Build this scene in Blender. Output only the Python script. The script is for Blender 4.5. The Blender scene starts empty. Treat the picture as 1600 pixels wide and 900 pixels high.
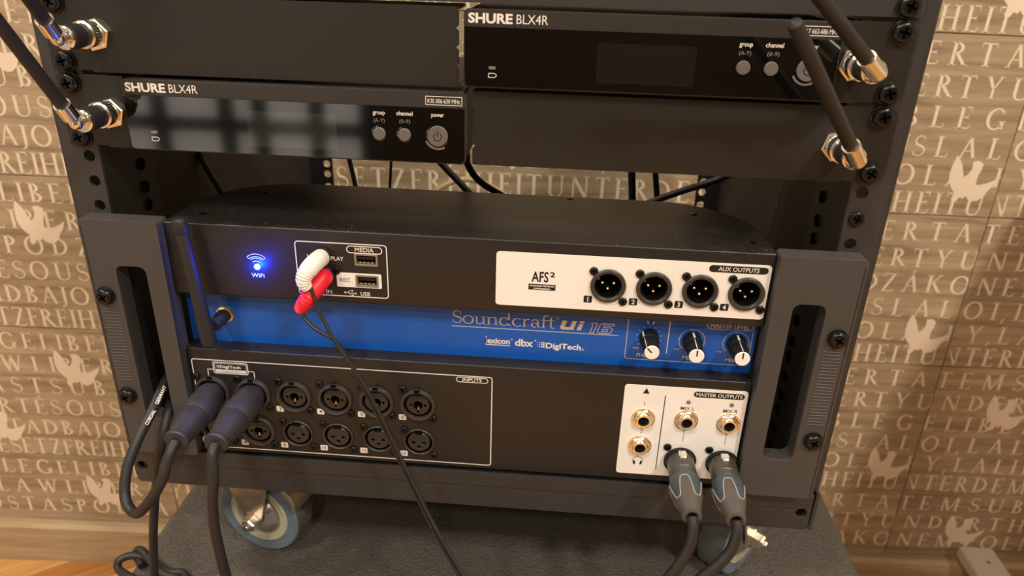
import bpy, bmesh, math, random
from mathutils import Vector, Matrix, geometry

# ------------------------------------------------------------------ camera, world, lamps, exposure
# lengths below are millimetres: x right, y away from the viewer, z up; z = 0 is a rack hole row
Z0 = 852.0                                   # height of z = 0 above the floor
MM = 0.001
SC = bpy.context.scene
COL = SC.collection
PI = math.pi


def W(x, y, z):
    return Vector((x * MM, y * MM, (z + Z0) * MM))


CF, CRX, CRY, CRZ, CX, CY, CZ = 1150.2951, 1.14052, -0.02806, 0.07459, 56.94487, -425.52477, 109.69428
cam_d = bpy.data.cameras.new('camera')
cam = bpy.data.objects.new('camera', cam_d)
COL.objects.link(cam)
cam.location = W(CX, CY, CZ)
cam.rotation_euler = (CRX, CRY, CRZ)
cam_d.sensor_width = 36.0
cam_d.lens = CF / 1600.0 * 36.0
cam_d.clip_start = 0.01
cam_d.clip_end = 50
cam_d.dof.use_dof = True
cam_d.dof.focus_distance = 0.47
cam_d.dof.aperture_fstop = 11.0
SC.camera = cam

world = bpy.data.worlds.new('World')
SC.world = world
world.use_nodes = True
world.node_tree.nodes['Background'].inputs[0].default_value = (1.0, 0.86, 0.70, 1)
world.node_tree.nodes['Background'].inputs[1].default_value = 0.30

SC.view_settings.view_transform = 'Standard'
SC.view_settings.look = 'None'
SC.view_settings.gamma = 1.0
SC.view_settings.use_curve_mapping = False
SC.view_settings.exposure = 0.2
SC.cycles.use_denoising = True

CEIL = 1850.0
LAMPS = [  # x, y, watts, diameter (mm), colour
    (1250, -1600, 44, 260, (1.0, 0.92, 0.80)),
    (-850, -1350, 27, 260, (1.0, 0.92, 0.80)),
    (150, -2250, 24, 300, (1.0, 0.92, 0.81)),
    (-1500, -250, 22, 260, (1.0, 0.91, 0.78)),
    (1300, -250, 18, 260, (1.0, 0.91, 0.78)),
]
for lx, ly, lw, ld, lc in LAMPS:
    L = bpy.data.lights.new('ceiling_light', 'AREA')
    L.shape = 'DISK'
    L.size = ld * MM
    L.energy = lw
    L.color = lc
    lo = bpy.data.objects.new('ceiling_light', L)
    COL.objects.link(lo)
    lo.location = W(lx, ly, CEIL - 30)


def R3():
    return (Matrix.Rotation(CRZ, 3, 'Z') @ Matrix.Rotation(CRY, 3, 'Y') @ Matrix.Rotation(CRX, 3, 'X'))


def at(u, v, y):
    """the point at depth y that the photograph shows at pixel (u, v), in mm"""
    d = R3() @ Vector(((u - 800) / CF, -(v - 450) / CF, -1.0))
    t = (y - CY) / d.y
    return (CX + t * d.x, y, CZ + t * d.z)


def at_z(u, v, z):
    d = R3() @ Vector(((u - 800) / CF, -(v - 450) / CF, -1.0))
    t = (z - CZ) / d.z
    return (CX + t * d.x, CY + t * d.y, z)


# ------------------------------------------------------------------ materials
def srgb(r, g, b):
    f = lambda c: (c / 255 / 12.92) if c / 255 <= 0.04045 else ((c / 255 + 0.055) / 1.055) ** 2.4
    return (f(r), f(g), f(b), 1.0)


MATS = {}


def mat(name, col, rough=0.5, metal=0.0, spec=0.5, bump=None, var=0.0, vscale=30.0, coat=0.0, dust=0.0, emit=None, estr=0.0, roughvar=0.0):
    m = bpy.data.materials.new(name)
    m.use_nodes = True
    nt = m.node_tree
    b = nt.nodes['Principled BSDF']
    b.inputs['Base Color'].default_value = col
    b.inputs['Roughness'].default_value = rough
    b.inputs['Metallic'].default_value = metal
    b.inputs['Specular IOR Level'].default_value = spec
    b.inputs['Coat Weight'].default_value = coat
    b.inputs['Coat Roughness'].default_value = 0.05
    tc = nt.nodes.new('ShaderNodeTexCoord')
    last = None
    if var > 0 or dust > 0:
        n = nt.nodes.new('ShaderNodeTexNoise')
        n.inputs['Scale'].default_value = vscale
        n.inputs['Detail'].default_value = 5
        nt.links.new(tc.outputs['Object'], n.inputs['Vector'])
        r = nt.nodes.new('ShaderNodeValToRGB')
        r.color_ramp.elements[0].position = 0.3
        r.color_ramp.elements[1].position = 0.7
        r.color_ramp.elements[0].color = tuple(c * (1 - var) for c in col[:3]) + (1,)
        r.color_ramp.elements[1].color = tuple(min(1, c * (1 + var)) for c in col[:3]) + (1,)
        nt.links.new(n.outputs['Fac'], r.inputs['Fac'])
        last = r.outputs['Color']
        if dust > 0:
            n2 = nt.nodes.new('ShaderNodeTexNoise')
            n2.inputs['Scale'].default_value = 900
            n2.inputs['Detail'].default_value = 2
            nt.links.new(tc.outputs['Object'], n2.inputs['Vector'])
            r2 = nt.nodes.new('ShaderNodeValToRGB')
            r2.color_ramp.elements[0].position = 0.66
            r2.color_ramp.elements[1].position = 0.78
            r2.color_ramp.elements[0].color = (0, 0, 0, 1)
            r2.color_ramp.elements[1].color = (dust, dust, dust, 1)
            nt.links.new(n2.outputs['Fac'], r2.inputs['Fac'])
            mx = nt.nodes.new('ShaderNodeMixRGB')
            mx.inputs['Color2'].default_value = (0.30, 0.27, 0.22, 1)
            ge = nt.nodes.new('ShaderNodeNewGeometry')
            sp = nt.nodes.new('ShaderNodeSeparateXYZ')
            nt.links.new(ge.outputs['Normal'], sp.inputs['Vector'])
            mu = nt.nodes.new('ShaderNodeMath')
            mu.operation = 'MULTIPLY'
            mu.use_clamp = True
            nt.links.new(r2.outputs['Color'], mu.inputs[0])
            nt.links.new(sp.outputs['Z'], mu.inputs[1])
            nt.links.new(mu.outputs[0], mx.inputs['Fac'])
            nt.links.new(last, mx.inputs['Color1'])
            last = mx.outputs['Color']
        nt.links.new(last, b.inputs['Base Color'])
    if roughvar > 0:
        n = nt.nodes.new('ShaderNodeTexNoise')
        n.inputs['Scale'].default_value = vscale * 2
        nt.links.new(tc.outputs['Object'], n.inputs['Vector'])
        mr = nt.nodes.new('ShaderNodeMapRange')
        mr.inputs['To Min'].default_value = max(0, rough - roughvar)
        mr.inputs['To Max'].default_value = min(1, rough + roughvar)
        nt.links.new(n.outputs['Fac'], mr.inputs['Value'])
        nt.links.new(mr.outputs['Result'], b.inputs['Roughness'])
    if bump:
        n = nt.nodes.new('ShaderNodeTexNoise')
        n.inputs['Scale'].default_value = bump[0]
        n.inputs['Detail'].default_value = 3
        nt.links.new(tc.outputs['Object'], n.inputs['Vector'])
        bp = nt.nodes.new('ShaderNodeBump')
        bp.inputs['Strength'].default_value = bump[1]
        bp.inputs['Distance'].default_value = bump[2] if len(bump) > 2 else 0.0004
        nt.links.new(n.outputs['Fac'], bp.inputs['Height'])
        nt.links.new(bp.outputs['Normal'], b.inputs['Normal'])
    if emit:
        b.inputs['Emission Color'].default_value = emit
        b.inputs['Emission Strength'].default_value = estr
    MATS[name] = m
    return m


def wood(name, c1, c2, c3, sx=1.5, sz=45.0, rough=0.5, axis='x', bumpstr=0.15):
    """plank grain: streaky noise, stretched along one object axis"""
    m = bpy.data.materials.new(name)
    m.use_nodes = True
    nt = m.node_tree
    b = nt.nodes['Principled BSDF']
    b.inputs['Roughness'].default_value = rough
    tc = nt.nodes.new('ShaderNodeTexCoord')
    mp = nt.nodes.new('ShaderNodeMapping')
    mp.inputs['Scale'].default_value = (sx, sz, sz) if axis == 'x' else (sz, sx, sz)
    nt.links.new(tc.outputs['Object'], mp.inputs['Vector'])
    n = nt.nodes.new('ShaderNodeTexNoise')
    n.inputs['Scale'].default_value = 1.6
    n.inputs['Detail'].default_value = 7
    n.inputs['Roughness'].default_value = 0.62
    n.inputs['Distortion'].default_value = 0.6
    nt.links.new(mp.outputs['Vector'], n.inputs['Vector'])
    r = nt.nodes.new('ShaderNodeValToRGB')
    r.color_ramp.elements[0].position = 0.32
    r.color_ramp.elements[0].color = c1
    r.color_ramp.elements[1].position = 0.70
    r.color_ramp.elements[1].color = c3
    e = r.color_ramp.elements.new(0.5)
    e.color = c2
    nt.links.new(n.outputs['Fac'], r.inputs['Fac'])
    nt.links.new(r.outputs['Color'], b.inputs['Base Color'])
    bp = nt.nodes.new('ShaderNodeBump')
    bp.inputs['Strength'].default_value = bumpstr
    bp.inputs['Distance'].default_value = 0.0006
    nt.links.new(n.outputs['Fac'], bp.inputs['Height'])
    nt.links.new(bp.outputs['Normal'], b.inputs['Normal'])
    MATS[name] = m
    return m


mat('powder', srgb(52, 50, 49), 0.42, 0.0, 0.5, bump=(2600, 0.35, 0.0002), var=0.10, vscale=12, roughvar=0.05)
mat('powder_dark', srgb(28, 27, 26), 0.5, 0.0, 0.4, bump=(2600, 0.3, 0.0002), var=0.1, vscale=12)
mat('bracket', srgb(38, 35, 30), 0.42, 0.0, 0.35, bump=(1500, 0.28, 0.0003), var=0.12, vscale=9, roughvar=0.06)
mat('mixer_black', srgb(38, 34, 32), 0.46, 0.0, 0.5, bump=(3000, 0.3, 0.0002), var=0.08, vscale=14)
mat('mixer_top', srgb(34, 31, 29), 0.38, 0.0, 0.45, bump=(2400, 0.3, 0.0002), var=0.1, vscale=14, dust=0.8)
mat('ear', srgb(66, 64, 63), 0.45, 0.0, 0.45, bump=(1800, 0.35, 0.0003), var=0.08, vscale=10)
mat('inside', srgb(48, 42, 38), 0.6, 0.0, 0.3, var=0.1, vscale=8)
mat('matte_black', srgb(22, 22, 22), 0.6, 0.0, 0.35)
mat('void', srgb(6, 6, 6), 0.9, 0.0, 0.1)
mat('rx_strip', srgb(44, 41, 37), 0.42, 0.0, 0.5, bump=(2600, 0.2, 0.0002))
mat('rx_gloss', srgb(9, 9, 8), 0.06, 0.0, 0.7, dust=0.12, var=0.05, vscale=15)
mat('rx_display', srgb(20, 22, 17), 0.07, 0.0, 0.9)
mat('rx_body', srgb(34, 32, 30), 0.5, 0.0, 0.4, dust=0.7, var=0.1, vscale=20)
mat('button', srgb(98, 94, 90), 0.42, 0.0, 0.5)
mat('print_white', srgb(225, 220, 212), 0.6)
mat('print_grey', srgb(120, 115, 110), 0.6)
mat('print_black', srgb(18, 17, 17), 0.6)
mat('print_silver', srgb(205, 200, 192), 0.38, 0.35)
mat('label_white', srgb(236, 232, 226), 0.5, var=0.01, vscale=40)
mat('blue', srgb(4, 84, 176), 0.4, 0.0, 0.5, bump=(2400, 0.15, 0.0002), var=0.04, vscale=12)
mat('nickel', srgb(240, 238, 232), 0.16, 1.0)
mat('nickel_warm', srgb(242, 237, 224), 0.22, 1.0)
mat('zinc', srgb(212, 202, 186), 0.34, 1.0, var=0.12, vscale=40, roughvar=0.12)
mat('brass', srgb(228, 200, 136), 0.25, 1.0)
mat('port_steel', srgb(150, 143, 130), 0.4, 0.5)
mat('screw_black', srgb(30, 30, 28), 0.26, 0.55, 0.6, bump=(900, 0.12, 0.0004))
mat('socket', srgb(54, 50, 46), 0.42, 0.0, 0.5, bump=(2200, 0.25, 0.0002))
mat('socket_in', srgb(46, 43, 39), 0.36, 0.0, 0.5)
mat('rubber', srgb(38, 37, 37), 0.5, 0.0, 0.4, bump=(1400, 0.15, 0.0002))
mat('cable_black', srgb(36, 34, 33), 0.42, 0.0, 0.5)
mat('plug_plastic', srgb(52, 50, 53), 0.5, 0.0, 0.45, bump=(1500, 0.3, 0.0002), dust=0.25, var=0.06, vscale=60)
mat('plug_metal', srgb(86, 83, 78), 0.34, 0.6, bump=(900, 0.1, 0.0002))
mat('plug_collar', srgb(64, 74, 79), 0.5, 0.0, 0.45, var=0.06, vscale=90)
mat('boot_edge', srgb(150, 145, 136), 0.5)
mat('plug_boot', srgb(82, 76, 69), 0.55, 0.0, 0.4, var=0.08, vscale=90)
mat('rca_white', srgb(232, 228, 218), 0.42, 0.0, 0.5)
mat('rca_red', srgb(226, 30, 48), 0.42, 0.0, 0.5)
mat('tyre', srgb(98, 110, 122), 0.55, 0.0, 0.4, var=0.05, vscale=70)
mat('tyre_tread', srgb(84, 84, 82), 0.7, 0.0, 0.3, var=0.25, vscale=120)
mat('rim', srgb(170, 168, 140), 0.5, 0.0, 0.45)
mat('box_coat', srgb(78, 73, 67), 0.62, 0.0, 0.4, bump=(420, 1.0, 0.0016), var=0.16, vscale=260)
mat('letter', srgb(226, 208, 180), 0.55)
mat('dove', srgb(228, 210, 186), 0.55, var=0.03, vscale=20)
mat('joint', srgb(78, 62, 42), 0.7)
mat('table_metal', srgb(206, 194, 172), 0.45, 0.1)
mat('table_top', srgb(190, 170, 140), 0.4)
mat('ceiling_white', srgb(230, 226, 218), 0.8)
mat('plaster', srgb(214, 208, 198), 0.8, var=0.04, vscale=4)
mat('lamp_glass', (1, 1, 1, 1), 0.4, emit=(1.0, 0.82, 0.6, 1), estr=6.0)
mat('added_window_glow', (0.8, 0.85, 0.9, 1), 0.1, emit=(1.0, 0.93, 0.82, 1), estr=1.5)  # glow of the added window behind the viewer
mat('led_blue', (0.1, 0.3, 1, 1), 0.3, emit=(0.05, 0.30, 1.0, 1), estr=30.0)
mat('led_off', srgb(120, 112, 108), 0.3)
wood('dark_panelling', srgb(58, 44, 32), srgb(74, 58, 44), srgb(88, 70, 54), sx=1.0, sz=20)
wood('wall_wood', srgb(132, 113, 87), srgb(164, 144, 115), srgb(186, 166, 137))
wood('wall_wood_b', srgb(130, 111, 85), srgb(158, 138, 110), srgb(178, 158, 130), sx=1.2, sz=52)
wood('skirting_wood', srgb(150, 126, 94), srgb(170, 146, 112), srgb(184, 162, 128), sx=1.3, sz=38)
wood('oak_a', srgb(170, 118, 60), srgb(190, 138, 76), srgb(206, 156, 94), sx=4, sz=60, rough=0.35)
wood('oak_b', srgb(146, 94, 44), srgb(166, 112, 56), srgb(182, 128, 70), sx=4, sz=60, rough=0.35)
wood('oak_c', srgb(182, 132, 72), srgb(200, 152, 90), srgb(214, 168, 106), sx=4, sz=60, rough=0.35)

# ------------------------------------------------------------------ object helpers
WOFF = {}


def thing(name, label, cat, loc, group=None):
    o = bpy.data.objects.new(name, None)
    COL.objects.link(o)
    o.empty_display_size = 0.02
    o.location = W(*loc)
    WOFF[o] = W(*loc)
    o['label'] = label
    o['category'] = cat
    if group:
        o['group'] = group
    return o


def tag(o, label, cat, group=None):
    o['label'] = label
    o['category'] = cat
    if group:
        o['group'] = group
    return o


def link(name, me, parent=None, loc=None, rot=None, scale=None):
    o = bpy.data.objects.new(name, me)
    COL.objects.link(o)
    l = Vector((0, 0, 0)) if loc is None else loc
    if parent is not None:
        o.parent = parent
        o.matrix_parent_inverse = Matrix.Translation(-WOFF[parent])
    o.location = l
    WOFF[o] = l
    if rot:
        o.rotation_euler = rot
    if scale:
        o.scale = (scale, scale, scale)
    return o


def mesh_of(name, bm, mats, smooth=35, local=False):
    bmesh.ops.remove_doubles(bm, verts=bm.verts[:], dist=0.0005)
    bmesh.ops.recalc_face_normals(bm, faces=bm.faces[:])
    for v in bm.verts:
        v.co = Vector(v.co) * MM if local else W(*v.co)
    me = bpy.data.meshes.new(name)
    bm.to_mesh(me)
    bm.free()
    for m in (mats if isinstance(mats, (list, tuple)) else [mats]):
        me.materials.append(MATS[m])
    if smooth:
        for p in me.polygons:
            p.use_smooth = True
        me.set_sharp_from_angle(angle=math.radians(smooth))
    return me


def obj(name, bm, mats, parent=None, bevel=0, seg=2, smooth=35, kind=None):
    """bm holds world millimetres; the object's origin goes to the middle of its bottom"""
    xs = [v.co.x for v in bm.verts]
    ys = [v.co.y for v in bm.verts]
    zs = [v.co.z for v in bm.verts]
    c = Vector(((min(xs) + max(xs)) / 2, (min(ys) + max(ys)) / 2, min(zs)))
    for v in bm.verts:
        v.co = v.co - c
    me = mesh_of(name, bm, mats, smooth, local=True)
    o = link(name, me, parent, W(*c))
    if bevel:
        md = o.modifiers.new('bevel', 'BEVEL')
        md.width = bevel * MM
        md.segments = seg
        md.limit_method = 'ANGLE'
        md.angle_limit = math.radians(40)
        md.harden_normals = False
    if kind:
        o['kind'] = kind
    return o


def B():
    return bmesh.new()


def box(bm, x0, x1, y0, y1, z0, z1, m=None, mi=0):
    vs = [bm.verts.new(v) for v in [(x0, y0, z0), (x1, y0, z0), (x1, y1, z0), (x0, y1, z0), (x0, y0, z1), (x1, y0, z1), (x1, y1, z1), (x0, y1, z1)]]
    fs = [bm.faces.new([vs[i] for i in f]) for f in [(0, 1, 2, 3), (4, 7, 6, 5), (0, 4, 5, 1), (1, 5, 6, 2), (2, 6, 7, 3), (3, 7, 4, 0)]]
    for f in fs:
        f.material_index = mi
    if m:
        for v in vs:
            v.co = m @ v.co
    return bm


def lathe(bm, prof, n=32, m=None, mi=0, cap0=False, cap1=False, phase=0.0, flute=None):
    """prof: (radius, y) pairs turned about the y axis"""
    rings = []
    for r, y in prof:
        ring = []
        for k in range(n):
            a = phase + 2 * PI * k / n
            rr = r * (flute(k, r, y) if flute else 1)
            co = Vector((rr * math.cos(a), y, rr * math.sin(a)))
            ring.append(bm.verts.new(m @ co if m else co))
        rings.append(ring)
    for a, b in zip(rings, rings[1:]):
        for k in range(n):
            f = bm.faces.new((a[k], a[(k + 1) % n], b[(k + 1) % n], b[k]))
            f.material_index = mi
    if cap0:
        bm.faces.new(rings[0]).material_index = mi
    if cap1:
        bm.faces.new(rings[-1][::-1]).material_index = mi
    return bm


def plate(bm, outer, holes, y0, y1, m=None, mi=0, axis='y', back=True):
    """outline (u, v) with holes, extruded from y0 (front) to y1; axis y: u = x, v = z; axis x: u = y, v = z; axis z: u = x, v = y"""
    loops = [outer] + list(holes)
    tri = geometry.tessellate_polygon([[Vector((a, b, 0)) for a, b in lp] for lp in loops])
    flat = [p for lp in loops for p in lp]

    def P(u, v, d):
        co = Vector((u, d, v)) if axis == 'y' else Vector((d, u, v)) if axis == 'x' else Vector((u, v, d))
        return m @ co if m else co
    fr = [bm.verts.new(P(u, v, y0)) for u, v in flat]
    bk = [bm.verts.new(P(u, v, y1)) for u, v in flat]
    for t in tri:
        try:
            bm.faces.new([fr[i] for i in t]).material_index = mi
            if back:
                bm.faces.new([bk[i] for i in reversed(t)]).material_index = mi
        except ValueError:
            pass
    o = 0
    for lp in loops:
        n = len(lp)
        for k in range(n):
            a, b = o + k, o + (k + 1) % n
            bm.faces.new((fr[a], fr[b], bk[b], bk[a])).material_index = mi
        o += n
    return bm


def rrect(x0, x1, z0, z1, r, n=5):
    pts = []
    for cx, cz, a0 in ((x1 - r, z1 - r, 0), (x0 + r, z1 - r, 90), (x0 + r, z0 + r, 180), (x1 - r, z0 + r, 270)):
        for k in range(n + 1):
            a = math.radians(a0 + 90 * k / n)
            pts.append((cx + r * math.cos(a), cz + r * math.sin(a)))
    return pts


def circ(cx, cz, r, n=20, ph=0.0):
    return [(cx + r * math.cos(ph + 2 * PI * k / n), cz + r * math.sin(ph + 2 * PI * k / n)) for k in range(n)]


def smooth_path(pts, per=8):
    P = [Vector(p) for p in pts]
    out = []
    for i in range(len(P) - 1):
        p0 = P[i - 1] if i else P[0] * 2 - P[1]
        p1, p2 = P[i], P[i + 1]
        p3 = P[i + 2] if i + 2 < len(P) else P[-1] * 2 - P[-2]
        for k in range(per):
            t = k / per
            out.append(0.5 * (2 * p1 + (p2 - p0) * t + (2 * p0 - 5 * p1 + 4 * p2 - p3) * t * t + (3 * p1 - p0 - 3 * p2 + p3) * t ** 3))
    out.append(P[-1])
    return out


def tube(bm, pts, rad, n=14, per=8, mi=0, caps=True, smooth=True):
    path = smooth_path(pts, per) if smooth else [Vector(p) for p in pts]
    N = len(path)
    rf = rad if callable(rad) else (lambda t: rad)
    up = Vector((0.13, 0.31, 0.94))
    rings = []
    for i, p in enumerate(path):
        t = (path[min(i + 1, N - 1)] - path[max(i - 1, 0)]).normalized()
        side = t.cross(up)
        if side.length < 1e-4:
            side = t.cross(Vector((1, 0, 0)))
        side.normalize()
        up = side.cross(t).normalized()
        r = rf(i / (N - 1))
        rings.append([bm.verts.new(p + (side * math.cos(2 * PI * k / n) + up * math.sin(2 * PI * k / n)) * r) for k in range(n)])
    for a, b in zip(rings, rings[1:]):
        for k in range(n):
            bm.faces.new((a[k], a[(k + 1) % n], b[(k + 1) % n], b[k])).material_index = mi
    if caps:
        bm.faces.new(rings[0]).material_index = mi
        bm.faces.new(rings[-1][::-1]).material_index = mi
    return bm


def flatpoly(bm, loops, y, m=None, mi=0):
    tri = geometry.tessellate_polygon([[Vector((a, b, 0)) for a, b in lp] for lp in loops])
    flat = [p for lp in loops for p in lp]
    vs = []
    for u, v in flat:
        co = Vector((u, y, v))
        vs.append(bm.verts.new(m @ co if m else co))
    for t in tri:
        try:
            bm.faces.new([vs[i] for i in t]).material_index = mi
        except ValueError:
            pass
    return bm


def outline(bm, x0, x1, z0, z1, r, w, y):
    a = rrect(x0, x1, z0, z1, r)
    b = rrect(x0 + w, x1 - w, z0 + w, z1 - w, max(0.05, r - w))
    va = [bm.verts.new((p[0], y, p[1])) for p in a]
    vb = [bm.verts.new((p[0], y, p[1])) for p in b]
    n = len(a)
    for k in range(n):
        bm.faces.new((va[k], va[(k + 1) % n], vb[(k + 1) % n], vb[k]))
    return bm


def line(bm, x0, z0, x1, z1, w, y):
    d = Vector((x1 - x0, z1 - z0)).normalized()
    nx, nz = -d.y * w / 2, d.x * w / 2
    bm.faces.new([bm.verts.new(c) for c in ((x0 + nx, y, z0 + nz), (x0 - nx, y, z0 - nz), (x1 - nx, y, z1 - nz), (x1 + nx, y, z1 + nz))])
    return bm


def arc(bm, cx, cz, r, w, a0, a1, y, n=16):
    prev = None
    for k in range(n + 1):
        a = math.radians(a0 + (a1 - a0) * k / n)
        cur = (bm.verts.new((cx + (r - w / 2) * math.cos(a), y, cz + (r - w / 2) * math.sin(a))),
               bm.verts.new((cx + (r + w / 2) * math.cos(a), y, cz + (r + w / 2) * math.sin(a))))
        if prev:
            bm.faces.new((prev[0], prev[1], cur[1], cur[0]))
        prev = cur
    return bm


TEXT_CACHE = {}


def text_raw(s, bold=0.0, hollow=False):
    key = (s, bold, hollow)
    if key in TEXT_CACHE:
        return TEXT_CACHE[key]
    cu = bpy.data.curves.new('t', 'FONT')
    cu.body = s
    cu.size = 1.0
    cu.resolution_u = 3
    cu.offset = bold
    if hollow:
        cu.fill_mode = 'NONE'
        cu.bevel_depth = 0.016
        cu.bevel_resolution = 0
    o = bpy.data.objects.new('t', cu)
    COL.objects.link(o)
    dg = bpy.context.evaluated_depsgraph_get()
    me = bpy.data.meshes.new_from_object(o.evaluated_get(dg))
    vs = [(v.co.x, v.co.y) for v in me.vertices]
    fs = [list(p.vertices) for p in me.polygons]
    bpy.data.objects.remove(o)
    bpy.data.curves.remove(cu)
    bpy.data.meshes.remove(me)
    TEXT_CACHE[key] = (vs, fs)
    return vs, fs


_hv, _ = text_raw('H')
CAPH = max(v[1] for v in _hv) - min(v[1] for v in _hv)


def text(bm, s, x, z, h, y, width=None, bold=0.0, shear=0.0, align='l', hollow=False, m=None):
    """lettering with cap height h on the plane y; (x, z) is the baseline start (or middle / end)"""
    vs, fs = text_raw(s, bold, hollow)
    k = h / CAPH
    x0 = min(v[0] for v in vs)
    x1 = max(v[0] for v in vs)
    kx = (width / (x1 - x0)) if width else k
    w = (x1 - x0) * kx
    ox = x - (0 if align == 'l' else w / 2 if align == 'c' else w)
    nv = []
    for a, b in vs:
        co = Vector((ox + (a - x0) * kx + shear * b * k, y, z + b * k))
        nv.append(bm.verts.new(m @ co if m else co))
    for f in fs:
        try:
            bm.faces.new([nv[i] for i in f])
        except ValueError:
            pass
    return w


def prints(name, bm, m, parent, gap=0.9):
    """flat print; every word, symbol or frame becomes an object of its own"""
    bm.verts.index_update()
    seen, isl = set(), []
    for v in bm.verts:
        if v in seen:
            continue
        st, grp = [v], []
        seen.add(v)
        while st:
            w = st.pop()
            grp.append(w)
            for e in w.link_edges:
                o = e.other_vert(w)
                if o not in seen:
                    seen.add(o)
                    st.append(o)
        xs, zs = [q.co.x for q in grp], [q.co.z for q in grp]
        isl.append([min(xs), max(xs), min(zs), max(zs), grp])
    par = list(range(len(isl)))

    def find(a):
        while par[a] != a:
            par[a] = par[par[a]]
            a = par[a]
        return a
    big = [b[1] - b[0] > 12 and b[3] - b[2] > 3.4 for b in isl]
    for a in range(len(isl)):
        for b in range(a):
            A, C = isl[a], isl[b]
            if big[a] or big[b]:
                continue
            if A[0] - gap < C[1] and C[0] - gap < A[1] and A[2] - gap * 0.3 < C[3] and C[2] - gap * 0.3 < A[3]:
                par[find(a)] = find(b)
    groups = {}
    for a in range(len(isl)):
        groups.setdefault(find(a), []).extend(isl[a][4])
    for grp in groups.values():
        nb = B()
        mp = {v: nb.verts.new(v.co) for v in grp}
        for f in {f for v in grp for f in v.link_faces}:
            try:
                nb.faces.new([mp[v] for v in f.verts])
            except ValueError:
                pass
        if nb.faces:
            obj(name, nb, m, parent, smooth=0)
        else:
            nb.free()
    bm.free()


def cut(o, bm):
    """cut the shape in bm (world mm) out of mesh object o for good"""
    bmesh.ops.recalc_face_normals(bm, faces=bm.faces[:])
    for v in bm.verts:
        v.co = W(*v.co)
    me = bpy.data.meshes.new('cut')
    bm.to_mesh(me)
    bm.free()
    c = bpy.data.objects.new('cut', me)
    COL.objects.link(c)
    md = o.modifiers.new('cut', 'BOOLEAN')
    md.operation = 'DIFFERENCE'
    md.solver = 'EXACT'
    md.object = c
    bpy.context.view_layer.update()
    dg = bpy.context.evaluated_depsgraph_get()
    new = bpy.data.meshes.new_from_object(o.evaluated_get(dg))
    o.modifiers.clear()
    o.data = new
    for p in new.polygons:
        p.use_smooth = True
    new.set_sharp_from_angle(angle=math.radians(32))
    bpy.data.objects.remove(c)


# ---- shared small hardware, facing the viewer (-y), origin on the surface
def cross_pts(a, w):
    h = w / 2
    return [(h, a), (-h, a), (-h, h), (-a, h), (-a, -h), (-h, -h), (-h, -a), (h, -a), (h, -h), (a, -h), (a, h), (h, h)]


def screw_mesh(name, r, hgt, ring=True):
    bm = B()
    if ring:
        lathe(bm, [(r * 1.14, 0), (r * 1.14, -hgt * 0.22), (r * 1.0, -hgt * 0.28)], 28)
    lathe(bm, [(r * 0.99, -hgt * 0.2), (r * 1.0, -hgt * 0.5), (r * 0.93, -hgt * 0.78), (r * 0.78, -hgt * 0.95), (r * 0.62, -hgt)], 28)
    flatpoly(bm, [circ(0, 0, r * 0.62, 28), cross_pts(r * 0.5, r * 0.24)], -hgt)
    plate(bm, cross_pts(r * 0.5, r * 0.24), [], -hgt * 0.35, -hgt, mi=1, back=False)
    return mesh_of(name, bm, ['screw_black', 'void'], 40, local=True)


SCREW_RACK = screw_mesh('rack_screw', 5.6, 4.6)
SCREW_SMALL = screw_mesh('small_screw', 2.75, 1.6, False)


def screw(parent, me, x, y, z, rot=0.0, name='screw'):
    return link(name, me, parent, W(x, y, z), rot=(0, rot, 0))


# ------------------------------------------------------------------ setting: wall with lettering panels
KW = 0.062
SHZ = 0.0135                 # the rack stands a touch out of level against the wall
WALL_Y = 520.0
WN = math.sqrt(1 + KW * KW)
WM = Matrix(((1 / WN, -KW / WN, 0, 0), (KW / WN, 1 / WN, 0, WALL_Y), (-SHZ, 0, 1, 0), (0, 0, 0, 1)))  # (along, depth, z) -> mm
WROT = math.atan(KW)
FLOOR = -Z0

# roman capitals drawn as strokes; cap height 1
TH, TN, SF, EX = 0.135, 0.07, 0.045, 0.075


def _rect(x0, y0, x1, y1):
    return [(x0, y0), (x1, y0), (x1, y1), (x0, y1)]


def _diag(x0, y0, x1, y1, w):
    return [(x0 - w / 2, y0), (x0 + w / 2, y0), (x1 + w / 2, y1), (x1 - w / 2, y1)]


def _stem(x, w=TH, y0=0.0, y1=1.0, top=True, bot=True):
    r = [_rect(x - w / 2, y0, x + w / 2, y1)]
    if bot:
        r.append(_rect(x - w / 2 - EX, y0, x + w / 2 + EX, y0 + SF))
    if top:
        r.append(_rect(x - w / 2 - EX, y1 - SF, x + w / 2 + EX, y1))
    return r


def _ring(cx, cy, rx, ry, a0, a1, wx=TH, wy=TN, n=18):
    r = []
    for k in range(n):
        q = []
        for a, o in ((a0 + (a1 - a0) * k / n, 1), (a0 + (a1 - a0) * (k + 1) / n, 1), (a0 + (a1 - a0) * (k + 1) / n, 0), (a0 + (a1 - a0) * k / n, 0)):
            t = math.radians(a)
            q.append((cx + (rx - (0 if o else wx)) * math.cos(t), cy + (ry - (0 if o else wy)) * math.sin(t)))
        r.append(q)
    return r


def _serif(x, y):
    return _rect(x - 0.1, y, x + 0.1, y + SF)


def _curve(pts):
    """variable-width stroke through (x, y, w)"""
    r = []
    L = []
    for i, (x, y, w) in enumerate(pts):
        a, b = pts[max(0, i - 1)], pts[min(len(pts) - 1, i + 1)]
        d = Vector((b[0] - a[0], b[1] - a[1])).normalized()
        L.append(((x - d.y * w / 2, y + d.x * w / 2), (x + d.y * w / 2, y - d.x * w / 2)))
    for p, q in zip(L, L[1:]):
        r.append([p[0], p[1], q[1], q[0]])
    return r


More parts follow.
